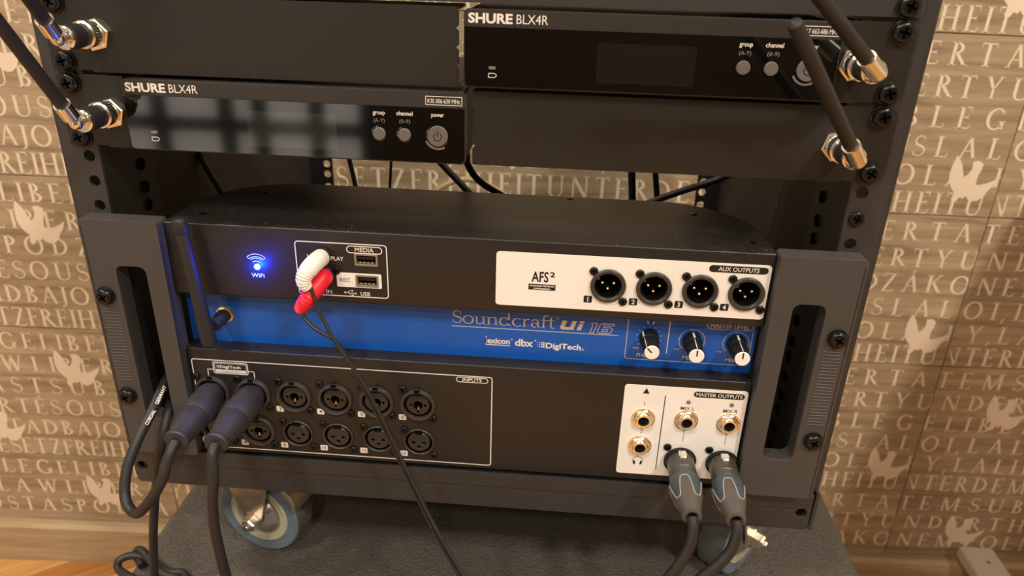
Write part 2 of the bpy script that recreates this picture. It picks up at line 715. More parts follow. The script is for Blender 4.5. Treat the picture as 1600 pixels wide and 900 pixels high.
def _S():
    pts = []
    for a in range(30, 271, 15):
        t = math.radians(a)
        pts.append((0.29 + 0.19 * math.cos(t), 0.745 + 0.225 * math.sin(t), 0.05 + 0.06 * max(0, (a - 150) / 120)))
    for a in range(75, -151, -15):
        t = math.radians(a)
        pts.append((0.29 + 0.22 * math.cos(t), 0.265 + 0.235 * math.sin(t), 0.05 + 0.06 * max(0, (a + 20) / 95)))
    return _curve(pts) + [_rect(0.43, 0.74, 0.46, 0.93), _rect(0.07, 0.06, 0.10, 0.28)]


_arm = lambda x0, x1, y: [_rect(x0, y, x1, y + SF + 0.012)]
G = {
    'A': (0.74, [_diag(0.09, 0, 0.37, 1, TN), _diag(0.64, 0, 0.36, 1, TH), _rect(0.19, 0.33, 0.54, 0.375), _serif(0.09, 0), _serif(0.64, 0)]),
    'B': (0.60, _stem(0.15) + _ring(0.15, 0.755, 0.31, 0.245, -90, 90) + _ring(0.15, 0.265, 0.39, 0.265, -90, 90)),
    'D': (0.78, _stem(0.15) + _ring(0.15, 0.5, 0.56, 0.5, -90, 90)),
    'E': (0.60, _stem(0.15) + _arm(0.15, 0.52, 0.95) + _arm(0.15, 0.43, 0.5) + _arm(0.15, 0.55, 0) + [_rect(0.49, 0.82, 0.52, 0.98), _rect(0.41, 0.42, 0.435, 0.63), _diag(0.52, 0.0, 0.56, 0.2, 0.035)]),
    'F': (0.55, _stem(0.15) + _arm(0.15, 0.51, 0.95) + _arm(0.15, 0.42, 0.5) + [_rect(0.48, 0.81, 0.51, 0.98), _rect(0.40, 0.42, 0.425, 0.63)]),
    'G': (0.80, _ring(0.43, 0.5, 0.39, 0.51, 42, 322, n=26) + _stem(0.70, TH, 0.05, 0.42, True, False) + [_rect(0.66, 0.72, 0.69, 0.93)]),
    'H': (0.82, _stem(0.15) + _stem(0.67) + [_rect(0.15, 0.49, 0.67, 0.535)]),
    'I': (0.30, _stem(0.15)),
    'J': (0.34, _stem(0.2, TH, 0.05, 1, True, False) + _curve([(0.2, 0.1, TH), (0.19, 0.0, 0.1), (0.14, -0.1, 0.07), (0.05, -0.15, 0.045), (0.0, -0.13, 0.05)])),
    'K': (0.74, _stem(0.15) + [_diag(0.18, 0.44, 0.56, 0.98, TN), _diag(0.66, 0, 0.30, 0.6, TH + 0.02), _serif(0.58, 0.962), _serif(0.66, 0)]),
    'L': (0.58, _stem(0.15) + _arm(0.15, 0.53, 0) + [_diag(0.5, 0, 0.55, 0.21, 0.035)]),
    'M': (0.98, _stem(0.13, TN) + _stem(0.83) + [_diag(0.47, 0, 0.14, 1, TH), _diag(0.47, 0, 0.80, 1, TN)]),
    'N': (0.84, _stem(0.13, TN) + _stem(0.70, TN, 0, 1, True, False) + [_diag(0.70, 0, 0.12, 1, TH + 0.02)]),
    'O': (0.88, _ring(0.44, 0.5, 0.42, 0.515, 0, 360, n=32)),
    'P': (0.58, _stem(0.15) + _ring(0.15, 0.725, 0.37, 0.275, -90, 90)),
    'R': (0.70, _stem(0.15) + _ring(0.15, 0.735, 0.36, 0.265, -90, 90) + [_diag(0.64, 0, 0.30, 0.49, TH + 0.02), _serif(0.66, 0)]),
    'S': (0.56, _S()),
    'T': (0.68, _stem(0.34, TH, 0, 1, False, True) + _arm(0.04, 0.64, 0.95) + [_rect(0.04, 0.82, 0.07, 0.98), _rect(0.61, 0.82, 0.64, 0.98)]),
    'U': (0.80, _stem(0.15, TH, 0.3, 1, True, False) + _stem(0.66, TN, 0.3, 1, True, False) + _curve([(0.15, 0.32, TH), (0.16, 0.2, TH), (0.21, 0.1, 0.09), (0.31, 0.03, 0.065), (0.42, 0.02, 0.055), (0.54, 0.06, 0.055), (0.63, 0.16, 0.055), (0.66, 0.32, TN)])),
    'V': (0.74, [_diag(0.37, 0, 0.1, 1, TH), _diag(0.37, 0, 0.64, 1, TN), _serif(0.1, 0.962), _serif(0.64, 0.962)]),
    'W': (1.04, [_diag(0.33, 0, 0.1, 1, TH), _diag(0.33, 0, 0.52, 1, TN), _diag(0.72, 0, 0.50, 1, TH), _diag(0.72, 0, 0.94, 1, TN), _serif(0.1, 0.962), _serif(0.52, 0.962), _serif(0.94, 0.962)]),
    'Y': (0.70, [_diag(0.35, 0.45, 0.1, 1, TH), _diag(0.35, 0.45, 0.6, 1, TN), _rect(0.30, 0, 0.40, 0.46), _serif(0.35, 0), _serif(0.1, 0.962), _serif(0.6, 0.962)]),
    'Z': (0.66, _arm(0.08, 0.58, 0.95) + _arm(0.06, 0.60, 0) + [_diag(0.12, 0, 0.54, 1, TH), _rect(0.08, 0.83, 0.11, 0.98), _rect(0.58, 0.0, 0.61, 0.17)]),
    ',': (0.24, [_diag(0.06, -0.16, 0.13, 0.1, 0.07)]),
}
G['Á'] = (0.74, G['A'][1] + [_diag(0.34, 1.06, 0.46, 1.24, 0.07)])
G['É'] = (0.60, G['E'][1] + [_diag(0.28, 1.06, 0.40, 1.24, 0.07)])


def row_glyphs(s, c0, c1, h):
    """place the letters of s so that the first is centred at c0 and the last at c1"""
    pos, x = [], 0.0
    for ch in s:
        w = G[ch][0] * h
        pos.append(x + w / 2)
        x += w + 0.05 * h
    k = (c1 - c0) / (pos[-1] - pos[0])
    fx = lambda v: v * (0.9932 if v < 0 else 1.005)
    return [(ch, fx(c0 + (p - pos[0]) * k) - G[ch][0] * h * 0.5) for ch, p in zip(s, pos)]


PH = 231.0                   # panel height, six rows of lettering
J0 = -191.0                  # a horizontal joint
VJ = 637.0                   # a vertical joint
PWID = 1180.0
# segments: string, centre of the first letter, centre of the last one (mm along the wall)
ROWS = [
    ('A', 208, 27.5, [('LEGELIBERTATEMSUBLEGELIBERTATE', -1700, -958), ('MSUBLEGELIBE', -930, -625), ('RTATEMSUBLEGELIBERTATEMSUBLEGELIBE', -597, 503), ('RTATEMSUBLEGELIBERTATEMSUB', 535, 1390)]),
    ('B', 169, 27.5, [('DERTHELAWLIBERTYUNDER', -1690, -955), ('THELAWLIBERTY', -925, -543), ('UNDERTHELAWLIBERTYUNDERTHELAWLIBER', -515, 528), ('TYUNDERTHELAWLIBERTYUNDERT', 556, 1390)]),
    ('C', 131, 27.5, None),
    ('D', 93, 27.5, [('TÉSOUSLALOI,LALIBERTÉSOUSLALOI,', -1690, -950), ('LALIBERTÉSOUS', -925, -613), ('LALOI,LALIBERTÉSOUSLALOI,LALIBERTÉSOU', -583, 490), ('SLALOI,LALIBERTÉSOUSLALOI,LAL', 516, 1390)]),
    ('E', 55, 27.5, [('TADBAJOLALEY,LALIBERTADBAJOLALEY,', -1690, -960), ('LALIBERTADBAJO', -935, -625), ('LALEY,LALIBERTADBAJOLALEY,LALIBERTADBAJ', -596, 482), ('OLALEY,LALIBERTADBAJOLALEY,LALI', 506, 1390)]),
    ('F', 17.5, 30, [('REIHEITUNTERDEMGESETZFREIHEIT', -1700, -1055), ('UNTERDEMGESETZFREIH', -1030, -623), ('EITUNTERDEMGE', -598, -258), ('SETZFREIHEITUNTERDE', -233, 221), ('MGESETZFREI', 250, 490), ('HEITUNTERDEMGESETZFREIHEITUNTERDEM', 512, 1390)]),
]
C_ODD = [('STASPODZÁKONEMVOLNOSTASPODZÁKONEM', -1700, -1022), ('VOLNOSTASPODZ', -990, -604), ('ÁKONEMVOLNOSTASPODZÁKONEMVOLNOSTASPOD', -575, 497), ('ZÁKONEMVOLNOSTASPODZÁKONEMV', 523, 1390)]
C_EVEN = [('RTASTSUBLEGELIBERTASTSUBLEGE', -1700, -985), ('LIBERTASTSUB', -960, -629), ('LEGELIBERTASTSUBLEGELIBERTASTSUB', -597, 497), ('LEGELIBERTASTSUBLEGELIBERT', 531, 1390)]
DOVE = [(0.06, 1.0), (0.01, 0.8), (0.0, 0.58), (0.04, 0.42), (0.12, 0.30), (0.20, 0.22), (0.17, 0.08), (0.21, 0.0), (0.28, 0.04), (0.33, 0.13), (0.40, 0.10), (0.45, 0.16), (0.50, 0.09),
        (0.60, 0.05), (0.70, 0.07), (0.80, 0.16), (0.86, 0.30), (0.95, 0.42), (1.0, 0.58), (0.90, 0.50), (0.76, 0.43), (0.62, 0.40), (0.55, 0.42), (0.56, 0.56), (0.61, 0.70), (0.62, 0.84),
        (0.52, 0.90), (0.40, 0.88), (0.42, 0.74), (0.36, 0.60), (0.30, 0.56), (0.26, 0.66), (0.20, 0.82), (0.13, 0.92)]
DOVES = [(600, 51), (757, 154), (-650, 164), (-787, 55), (12, 70), (455, 152), (-330, 110), (-905, 120), (930, 60), (1120, 150), (-1100, 60), (-1290, 150), (-1480, 60), (-1620, 160)]

bm = B()
box(bm, -3000, 3000, 12, 110, FLOOR, CEIL, WM)
wall = obj('wall_back', bm, 'joint', kind='structure', smooth=0)

cols = [(VJ - 3 * PWID, VJ - 2 * PWID), (VJ - 2 * PWID, VJ - PWID), (VJ - PWID, VJ), (VJ, VJ + PWID), (VJ + PWID, VJ + 2 * PWID)]
pidx = 0
for pr in range(-10, 4):
    zb = J0 - pr * PH                          # bottom of the panel row
    zt = zb + PH
    if zb > CEIL - 40:
        continue
    z_lo = max(zb, -786.0)
    z_hi = min(zt, CEIL)
    for ci, (xa, xb) in enumerate(cols):
        bm = B()
        g = 0.55
        box(bm, xa + g, xb - g, 0, 14, z_lo + (g if z_lo == zb else 0), z_hi - g, WM)
        pn = obj('wall_panel', bm, 'wall_wood' if (pr + ci) % 2 else 'wall_wood_b', wall, bevel=0.5, seg=1, smooth=0)
        pidx += 1
        if pr < -3 or ci not in (1, 2, 3):
            continue                           # lettering only where the photograph can show it
        for key, up, h, segs in ROWS:
            bm = B()
            if segs is None:
                segs = C_ODD if pr % 2 else C_EVEN
            base = zb + up - h / 2
            if base < -786:
                bm.free()
                continue
            for s, c0, c1 in segs:
                for ch, x in row_glyphs(s, c0, c1, h):
                    mid = x + G[ch][0] * h / 2
                    if not (xa <= mid < xb):
                        continue
                    for poly in G[ch][1]:
                        vs = [bm.verts.new(WM @ Vector((min(max(mid + (x + a * h - mid) * (1.02 if key == 'F' else 1.14), xa + 1), xb - 1), -0.25, base + b_ * h))) for a, b_ in poly]
                        try:
                            bm.faces.new(vs)
                        except ValueError:
                            pass
            if len(bm.verts):
                obj('lettering_row', bm, 'letter', pn, smooth=0)
            else:
                bm.free()
        for dx, dz in DOVES:
            if xa + 35 <= dx < xb - 35 and zb + dz - 35 > -786:
                sz = 66.0
                bm = B()
                flatpoly(bm, [[(dx + (a - 0.5) * sz, zb + dz + (b_ - 0.5) * sz * 0.98) for a, b_ in DOVE]], -0.5, WM)
                obj('dove_print', bm, 'dove', pn, smooth=0)

# skirting board
bm = B()
plate(bm, [(-16, FLOOR - 20), (12, FLOOR - 20), (12, -786), (-10, -786), (-16, -792)], [], -3000, 3000, m=WM, axis='x')
obj('baseboard_back', bm, 'skirting_wood', kind='structure', smooth=0)

# floor with herringbone-laid oak planks
bm = B()
box(bm, -3000, 3000, -2700, 700, FLOOR - 40, FLOOR - 3)
floor = obj('floor', bm, 'joint', kind='structure', smooth=0)
PLK = []
for mname in ('oak_a', 'oak_b', 'oak_c'):
    bm = B()
    box(bm, -209.7, 209.7, -34.7, 34.7, -3, 0)
    me = mesh_of('parquet_plank', bm, mname, 0, local=True)
    PLK.append(me)
random.seed(4)
pl, pw = 420.0, 70.0
far = B()
cand = []
rot = math.radians(38)
for i in range(-60, 61):
    for j in range(-9, 10):
        # herringbone in its own frame
        for ori in (0, 1):
            if ori == 0:
                cx, cy, a = i * pw + j * (pl + pw) * 0 + pl / 2 + j * 2 * pl, i * pw + pw / 2 - 0, 0
            else:
                cx, cy, a = i * pw + pl + pw / 2 + j * 2 * pl, i * pw + pl / 2 + pw - pl, PI / 2
            X = cx * math.cos(rot) - cy * math.sin(rot) - 900
            Y = cx * math.sin(rot) + cy * math.cos(rot) + 150
            if -2700 < X < 2700 and -2500 < Y < 260:
                cand.append((abs(X + 800) + abs(Y - 350), X, Y, a + rot))
            elif -2700 < X < 2700 and 260 <= Y < 640:
                cand.append((abs(X + 800) + abs(Y - 350), X, Y, a + rot))
cand.sort()
for q, (d, X, Y, a) in enumerate(cand):
    k = random.choice((0, 0, 1, 2, 2))
    if q < 160:
        o = link('parquet_plank', PLK[k], floor, W(X, Y, FLOOR), rot=(0, 0, a))
    else:
        M = Matrix.Translation(Vector((X, Y, FLOOR))) @ Matrix.Rotation(a, 4, 'Z')
        box(far, -209.7, 209.7, -34.7, 34.7, -3, 0, M, mi=k)
o = obj('parquet_field', far, ['oak_a', 'oak_b', 'oak_c'], floor, smooth=0, kind='stuff')

# the rest of the room and an added window, behind the viewer
bm = B(); box(bm, -3000, 3000, -2700, 700, CEIL, CEIL + 60)
obj('ceiling', bm, 'ceiling_white', kind='structure', smooth=0)
bm = B(); box(bm, -3060, -3000, -2700, 700, FLOOR, CEIL)
obj('wall_left', bm, 'plaster', kind='structure', smooth=0)
bm = B(); box(bm, 3000, 3060, -2700, 700, FLOOR, CEIL)
obj('wall_right', bm, 'plaster', kind='structure', smooth=0)
bm = B(); plate(bm, [(-3000, FLOOR), (3000, FLOOR), (3000, CEIL), (-3000, CEIL)], [[(-1980, FLOOR + 10), (-780, FLOOR + 10), (-780, 1150), (-1980, 1150)]], -2760, -2700)
obj('wall_front', bm, 'dark_panelling', kind='structure', smooth=0)
bm = B()
xs_ = [-1980, -1700, -1400, -1250, -1000, -780]
for x in xs_:
    box(bm, x - 32, x + 32, -2745, -2690, FLOOR + 10, 1150)
for z in (FLOOR + 20, -620, -360, -80, 380, 1140):
    box(bm, -1980, -780, -2742, -2695, z - 28, z + 28)
win = obj('added_window', bm, 'powder_dark', kind='structure', smooth=0)  # added unseen window, placed so its glow mirrors in the glossy receiver front
for a_, b_ in zip(xs_, xs_[1:]):
    bm = B()
    box(bm, a_ + 20, b_ - 20, -2730, -2724, FLOOR + 30, 1130)
    obj('pane', bm, 'added_window_glow', win, smooth=0)
PLACE = ['nearest the right of the rack', 'left of the rack', 'in the middle of the room', 'by the left wall', 'by the lettered wall on the right']
for (lx, ly, lw, ld, lc), pw_ in zip(LAMPS, PLACE):
    t = thing('ceiling_lamp', 'round flat ceiling lamp with white rim, ' + pw_, 'lamp', (lx, ly, CEIL - 26), 'ceiling lamps')
    bm = B()
    lathe(bm, [(ld * 0.5 + 1, -26), (ld * 0.5 + 14, -26), (ld * 0.5 + 14, 0), (ld * 0.5 + 1, 0), (ld * 0.5 + 1, -26)], 40, Matrix.Translation((lx, ly, CEIL)) @ Matrix.Rotation(PI / 2, 4, 'X'))
    obj('rim', bm, 'ceiling_white', t)
    bm = B()
    lathe(bm, [(0.1, 6), (ld * 0.5, 6)], 40, Matrix.Translation((lx, ly, CEIL - 28)) @ Matrix.Rotation(PI / 2, 4, 'X'))
    obj('diffuser', bm, 'lamp_glass', t)

# ------------------------------------------------------------------ black textured box that carries the rack
BOX_Z = -362.0
t = thing('equipment_box', 'large black box with rough textured coating under the wheeled rack', 'box', (26, 180, FLOOR))
bm = B(); box(bm, -278, 331, -160, 500 - 12, FLOOR + 12, BOX_Z)
obj('body', bm, 'box_coat', t, bevel=9, seg=4)
for fx in (-230, 283):
    for fy in (-110, 440):
        bm = B()
        lathe(bm, [(0.1, 0), (20, 0), (22, 12), (0.1, 12)], 20, Matrix.Translation((fx, fy, FLOOR)) @ Matrix.Rotation(PI / 2, 4, 'X'))
        obj('foot', bm, 'rubber', t)

# ------------------------------------------------------------------ the rack frame
rack = thing('equipment_rack', 'black open steel equipment rack on castors in front of lettered wall', 'rack', (0, 220, BOX_Z))
RT, RB = 190.0, -262.0
HOLES = []
zz = -6.35 - 44.45 * 5
while zz < RT - 20:
    for h in (6.35, 22.25, 38.1):
        HOLES.append(zz + h)
    zz += 44.45
for s in (-1, 1):
    # outer side sheet
    bm = B(); box(bm, *sorted((s * 248, s * 251)), 2, 446, RB + 2, RT)
    obj('side_panel', bm, ['powder'], rack, smooth=0)
    bm = B(); box(bm, *sorted((s * 246, s * 248)), 62, 398, RB + 4, RT - 2)
    obj('side_lining', bm, ['inside'], rack, smooth=0)
    for yy, nm in ((0, 'front_rail'), (434, 'rear_rail')):
        fl = yy == 0
        xi = 226 if fl else 220
        outer = [(s * xi, RB + 32 if fl else RB), (s * 248, RB + 32 if fl else RB), (s * 248, RT), (s * xi, RT)]
        holes = [circ(s * (232.5 if fl else 227), z, 3.6 if fl else 4.4, 14) for z in HOLES if z > RB + 36]
        bm = B()
        plate(bm, outer, holes, yy, yy + 2)
        r = obj(nm, bm, 'powder' if fl else 'powder_dark', rack, smooth=0, bevel=0.4, seg=1)
        # return flange with its own hole row
        y0, y1 = (2, 60) if fl else (396, 434)
        hs = [circ(42 if fl else 408, z, 3.2, 12) for z in HOLES if z > RB + 36]
        if not fl:
            continue
        bm = B()
        plate(bm, [(y0, RB + 32), (y1, RB + 32), (y1, RT), (y0, RT)], hs, s * xi, s * (xi + 2), axis='x')
        obj('rail_flange', bm, 'powder_dark', r, smooth=0)
        if fl:
            bm = B()
            for z in HOLES:
                if -225 < z < 60:
                    M = Matrix.Translation((s * xi, 42, z)) @ Matrix.Rotation(s * PI / 2, 4, 'Z')
                    lathe(bm, [(3.1, 1), (3.1, -1.2), (4.2, -1.2), (4.2, 1)], 14, M)
            obj('threaded_insert', bm, 'screw_black', r)
# bright strip standing in for the line of light through the left ear's slit
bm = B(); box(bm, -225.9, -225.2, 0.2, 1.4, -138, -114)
obj('light_slit_strip', bm, 'nickel_warm', rack, smooth=0)
# base: front and rear bars, tray
for y0, y1 in ((-3, 0), (446, 449)):
    bm = B()
    plate(bm, [(-245, -262), (246, -262), (247.5, -259), (247.5, -231), (-247, -231), (-247, -259)], [circ(-241, -247, 4, 18), circ(241, -247, 4, 18)], y0, y1)
    obj('base_bar', bm, 'powder', rack, smooth=0, bevel=0.6, seg=2)
bm = B(); box(bm, -247, 247, 0, 446, -233.5, -231)
obj('base_tray', bm, 'powder', rack, smooth=0)
for s in (-1, 1):
    bm = B(); box(bm, *sorted((s * 228, s * 246)), 6, 40, -261, -234)
    obj('corner_block', bm, 'powder_dark', rack, smooth=0)
bm = B(); box(bm, 248.6, 251, -3, 3, -262, -229)
obj('corner_lip', bm, 'powder', rack, smooth=0)
screw(rack, screw_mesh('rail_screw', 4.6, 2.2, False), 232.5, 0, -28.6, 0.35)


def caster(cx, cy, ang, brake):
    """wheel axle points along (sin ang, -cos ang); the fork, plate and axle bolt hang from the rack base"""
    M = Matrix.Translation((cx, cy, BOX_Z + 37.5)) @ Matrix.Rotation(ang, 4, 'Z')
    bm = B()
    plate(bm, rrect(cx - 33, cx + 33, cy - 30, cy + 30, 6), [], -262, -259.5 + 26, axis='z') if False else box(bm, cx - 34, cx + 34, cy - 28, cy + 30, -262.5, -259)
    root = obj('caster', bm, 'zinc', rack, bevel=0.8)
    bm = B()
    prof = [(22, 12), (36.2, 12), (37.3, 10.5), (37.5, 8), (37.5, -8), (37.3, -10.5), (36.2, -12), (22, -12)]
    lathe(bm, [(27.5, 11.4), (35.8, 12), (37.2, 10.6)], 56, M, 0)
    lathe(bm, [(37.2, 10.6), (37.5, 8), (37.5, -8), (37.2, -10.6)], 56, M, 1)
    lathe(bm, [(37.2, -10.6), (35.8, -12), (27.5, -11.4)], 56, M, 0)
    obj('tyre', bm, ['tyre', 'tyre_tread'], root)
    bm = B()
    lathe(bm, [(27.6, 11.2), (27.4, -11.2), (26.5, -12.2), (20.5, -11.8), (20, -9), (14, -7), (6, -6.5), (5, -6.5), (5, 6.5), (14, 7), (20, 9), (20.5, 11.8), (26.5, 12.2), (27.6, 11.2)], 48, M)
    obj('wheel_rim', bm, 'rim', root)
    bm = B()
    lathe(bm, [(19.5, -8), (18.5, -12), (13, -14.5), (6, -15), (0.1, -15)], 40, M)
    lathe(bm, [(19.5, 8), (18.5, 12), (13, 14.5), (6, 15), (0.1, 15)], 40, M)
    obj('hub_cap', bm, 'nickel', root)
    bm = B()
    for sy in (-1, 1):
        outer = [(-24, 62), (20, 62), (17, 40), (9, 6), (5, -7), (-3, -9), (-9, -5), (-13, 8), (-22, 30)]
        plate(bm, outer, [], sy * 16.2, sy * 18.2, m=M)
    box(bm, -25, 21, -18.2, 18.2, 59, 62, M)
    obj('fork', bm, 'zinc', root, bevel=0.6, smooth=0)
    bm = B()
    lathe(bm, [(0.1, -30.5), (2.6, -30.5), (3.2, -29.5), (3.2, -18)], 18, M)
    lathe(bm, [(0.1, 30), (3.2, 30), (3.2, 18)], 18, M)
    obj('axle_bolt', bm, 'zinc', root)
    bm = B()
    lathe(bm, [(3.2, -27.5), (5.6, -27.5), (6.4, -26.2), (6.4, -19.5), (8, -19.3), (8, -18.2), (3.2, -18.2)], 6, M, phase=0.3)
    obj('axle_nut', bm, 'zinc', root, smooth=0)
    for px in (-22, 4, 22):
        bm = B()
        lathe(bm, [(0.1, 4), (3, 4), (4.6, 3), (4.6, 0)], 6, Matrix.Translation((cx + px, cy - 22, -262.5)) @ Matrix.Rotation(PI / 2, 4, 'X') @ Matrix.Rotation(PI, 4, 'X') if False else Matrix.Translation((cx + px, cy - 22, -262.5)) @ Matrix.Rotation(-PI / 2, 4, 'X'))
        obj('mounting_nut', bm, 'nickel', root, smooth=0)
    if brake:
        bm = B()
        P = [(8, 46), (28, 42), (38, 30), (41, 18), (38, 17), (35, 27), (26, 38), (8, 43)]
        plate(bm, P, [], -17, 15, m=M)
        obj('brake_pedal', bm, 'zinc', root, bevel=0.6)
    return root


caster(-175, 50, -0.24, True)
caster(219, 66, 0.86, False)
caster(-175, 385, 2.4, False)
caster(190, 385, -2.2, False)

# ------------------------------------------------------------------ plain panel above the receivers
t = thing('rack_panel', 'plain black panel across the very top of the picture', 'panel', (0, 0, 83.4))
bm = B()
plate(bm, rrect(-241.3, 241.3, 83.4, 126.5, 1.5), [], -2.5, 0)
obj('face_plate', bm, 'powder', t, bevel=0.6)
bm = B(); box(bm, -220, 220, 0, 60, 85, 125)
obj('body', bm, 'matte_black', t)
for s in (-1, 1):
    for z in (88.9, 120.6):
        screw(t, SCREW_RACK, s * 232.5, -2.5, z, 0.4 * s, 'rack_screw')


# ------------------------------------------------------------------ wireless receivers
def teeth_edge(x, z0, z1, d):
    """uneven clip edge running up along x"""
    n = 4
    pts = []
    for k in range(n):
        za = z0 + (z1 - z0) * (k + 0.15) / n
        zb_ = z0 + (z1 - z0) * (k + 0.85) / n
        pts += [(x + d, za - 1.5), (x, za), (x, zb_), (x + d, zb_ + 1.5)]
    return pts


def receiver(zb, x0, long_side, label, freq, freq_hidden):
    """half-width receiver in its rack brackets; zb = bottom of the unit"""
    zt = zb + 43.0
    x1 = x0 + 201
    t = thing('wireless_receiver', label, 'receiver', (0, 0, zb))
    # brackets: a long blank one on one side, a short one with the antenna socket on the other
    for side in (-1, 1):
        if side == -1:
            inner = x0 - 1.5 if long_side == 1 else -3.0
            a, b = -241.3, inner
        else:
            inner = x1 + 1.0 if long_side == -1 else 5.0
            a, b = inner, 241.3
        c = 4
        if side == -1:
            pts = [(a, zb + 1.2), (a + 24, zb + 1.2), (a + 24, zb + 0.2), (b, zb + 0.2)]
            pts += (teeth_edge(b, zb + 1, zt - 1, -1.6) if long_side == -1 else []) + [(b, zt)]
            pts += [(a, zt)]
        else:
            pts = [(a, zb + 0.2), (b - 24, zb + 0.2), (b - 24, zb + 1.2), (b - c, zb + 0.6), (b, zb + 0.6 + c), (b, zt - c), (b - c, zt), (a, zt)]
            pts += list(reversed(teeth_edge(a, zb + 1, zt - 1, 1.6))) if long_side == 1 else []
        bm = B()
        plate(bm, pts, [], -2.2, 0)
        br = obj('long_bracket' if side == long_side else 'short_bracket', bm, 'bracket', t, bevel=0.5, smooth=0)
        # folded top and bottom lips
        la, lb = (a + 30, b) if side == -1 else (a, b - 30)
        if lb - la > 8:
            bm = B()
            box(bm, la, lb, -2, 26, zt - 1.6, zt)
            box(bm, la, lb, -2, 26, zb + 0.3, zb + 1.8)
            obj('bracket_lip', bm, 'bracket', br, smooth=0)
        for z in (zb + 6.35, zb + 38.1):
            screw(t, SCREW_RACK, side * 232.5, -2.2, z, random.uniform(-0.5, 0.5), 'rack_screw')
        # threaded antenna feed-through: hex nut and bayonet socket
        zc = zb + 21.2
        M = Matrix.Translation((side * 211.5, -2.2, zc))
        bm = B()
        lathe(bm, [(6.5, -3.4), (8.3, -3.2), (9.2, -2.6), (9.2, 0), (6.5, 0)], 6, M, phase=0.25)
        nut = obj('hex_nut', bm, 'nickel_warm', t, smooth=0)
        bm = B()
        lathe(bm, [(0.1, -12), (4.8, -12), (4.8, -8), (5.6, -8), (5.6, -6), (6.6, -6), (6.6, -3), (0.1, -3)], 28, M)
        obj('antenna_socket', bm, 'nickel_warm', nut)
    # receiver case and fascia
    bm = B(); box(bm, x0 + 1.2, x1 - 1.2, -1, 150, zb + 1.0, zt - 1.4)
    obj('case', bm, 'rx_body', t, bevel=1)
    zs = zb + 34.0                                      # strip / window boundary
    bm = B()
    plate(bm, rrect(x0, x1, zb + 1.2, zt - 0.6, 2.5), [], -7.2, 0)
    fr = obj('fascia', bm, 'rx_strip', t, bevel=0.7)
    bm = B()
    w = [(x0 + 0.5, zs - 0.5)] + [(x0 + 0.5, zb + 4.0), (x0 + 1.3, zb + 2.4), (x0 + 3, zb + 1.8)] + [(x1 - 3, zb + 1.8), (x1 - 1.3, zb + 2.4), (x1 - 0.5, zb + 4.0)] + [(x1 - 0.5, zs - 0.5)]
    plate(bm, w, [], -8.0, -6.5)
    win = obj('glossy_window', bm, 'rx_gloss', fr, bevel=0.25, smooth=0)
    bm = B()
    plate(bm, rrect(x0 + 73, x0 + 126, zb + 6.5, zb + 27.5, 0.5), [], -8.06, -7.8)
    obj('display', bm, 'rx_display', fr, smooth=0)
    yp = -8.2
    bw = B()
    text(bw, 'SHURE', x0 + 2.5, zs + 1.6, 4.7, -7.35, width=24, bold=0.035, shear=0.0)
    text(bw, 'BLX4R', x0 + 28.6, zs + 1.6, 4.7, -7.35, width=17)
    text(bw, 'group', x0 + 151.3, zb + 30.0 - 1.4, 2.3, yp, width=7.0, bold=0.012, align='c')
    text(bw, 'channel', x0 + 166.2, zb + 30.0 - 1.4, 2.3, yp, width=9.4, bold=0.012, align='c')
    text(bw, 'power', x0 + 185.2, zb + 30.0 - 1.4, 2.3, yp, width=7.2, bold=0.012, align='c')
    outline(bw, x0 + 178.2, x0 + 199.2, zs + 1.0, zs + 6.0, 0.2, 0.35, -7.35)
    text(bw, freq, x0 + 188.7, zs + 2.2, 2.3, -7.35, width=18.4, bold=0.006, align='c')
    # battery mark
    bx_, bz_ = x0 + 14.0, zb + 7.2
    for a_, b_, c_, d_ in ((0, 0, 3.2, 0), (0, 2.2, 3.2, 2.2), (0, 0, 0, 2.2), (3.2, 0, 4.3, 0.7), (3.2, 2.2, 4.3, 1.5), (4.3, 0.7, 4.3, 1.5)):
        line(bw, bx_ + a_, bz_ + b_, bx_ + c_ + 0.01, bz_ + d_, 0.38, yp)
    prints('printed_lettering', bw, 'print_white', fr)
    bg = B()
    text(bg, '(A-Y)', x0 + 151.3, zb + 24.2, 2.1, yp, width=6.4, align='c')
    text(bg, '(0-9)', x0 + 166.2, zb + 24.2, 2.1, yp, width=6.4, align='c')
    prints('faint_lettering', bg, 'print_grey', fr)
    bm = B(); plate(bm, rrect(x0 + 14.0, x0 + 18.0, zb + 11.6, zb + 13.2, 0.7), [], -8.5, -7.9)
    obj('battery_light', bm, 'led_off', fr)
    for bx_, br_ in ((151.3, 3.7), (166.0, 3.7), (185.3, 5.9)):
        bz_ = zb + 17.7
        M = Matrix.Translation((x0 + bx_, -8, bz_))
        bm = B()
        lathe(bm, [(br_ + 1.0, 0.2), (br_ + 1.0, -0.35), (br_ + 0.35, -0.4), (br_ + 0.3, 0.2)], 32, M)
        obj('button_ring', bm, 'rx_gloss', fr)
        bm = B()
        lathe(bm, [(br_, 0.2), (br_, -1.5), (br_ - 0.35, -1.9), (0.1, -1.9 if br_ < 5 else -1.75)], 32, M)
        bt = obj('button' if br_ < 5 else 'power_button', bm, 'button', fr)
        if br_ > 5:
            bm = B()
            arc(bm, x0 + bx_, bz_ - 0.2, 2.3, 0.5, 125, 415, -9.98, 24)
            line(bm, x0 + bx_, bz_ + 0.3, x0 + bx_, bz_ + 3.0, 0.5, -9.98)
            prints('power_symbol', bm, 'print_black', bt)
            bm = B()
            arc(bm, x0 + bx_, bz_, 7.6, 1.2, 205, 300, -8.25, 20)
            prints('light_crescent', bm, 'led_off', fr)
    return t


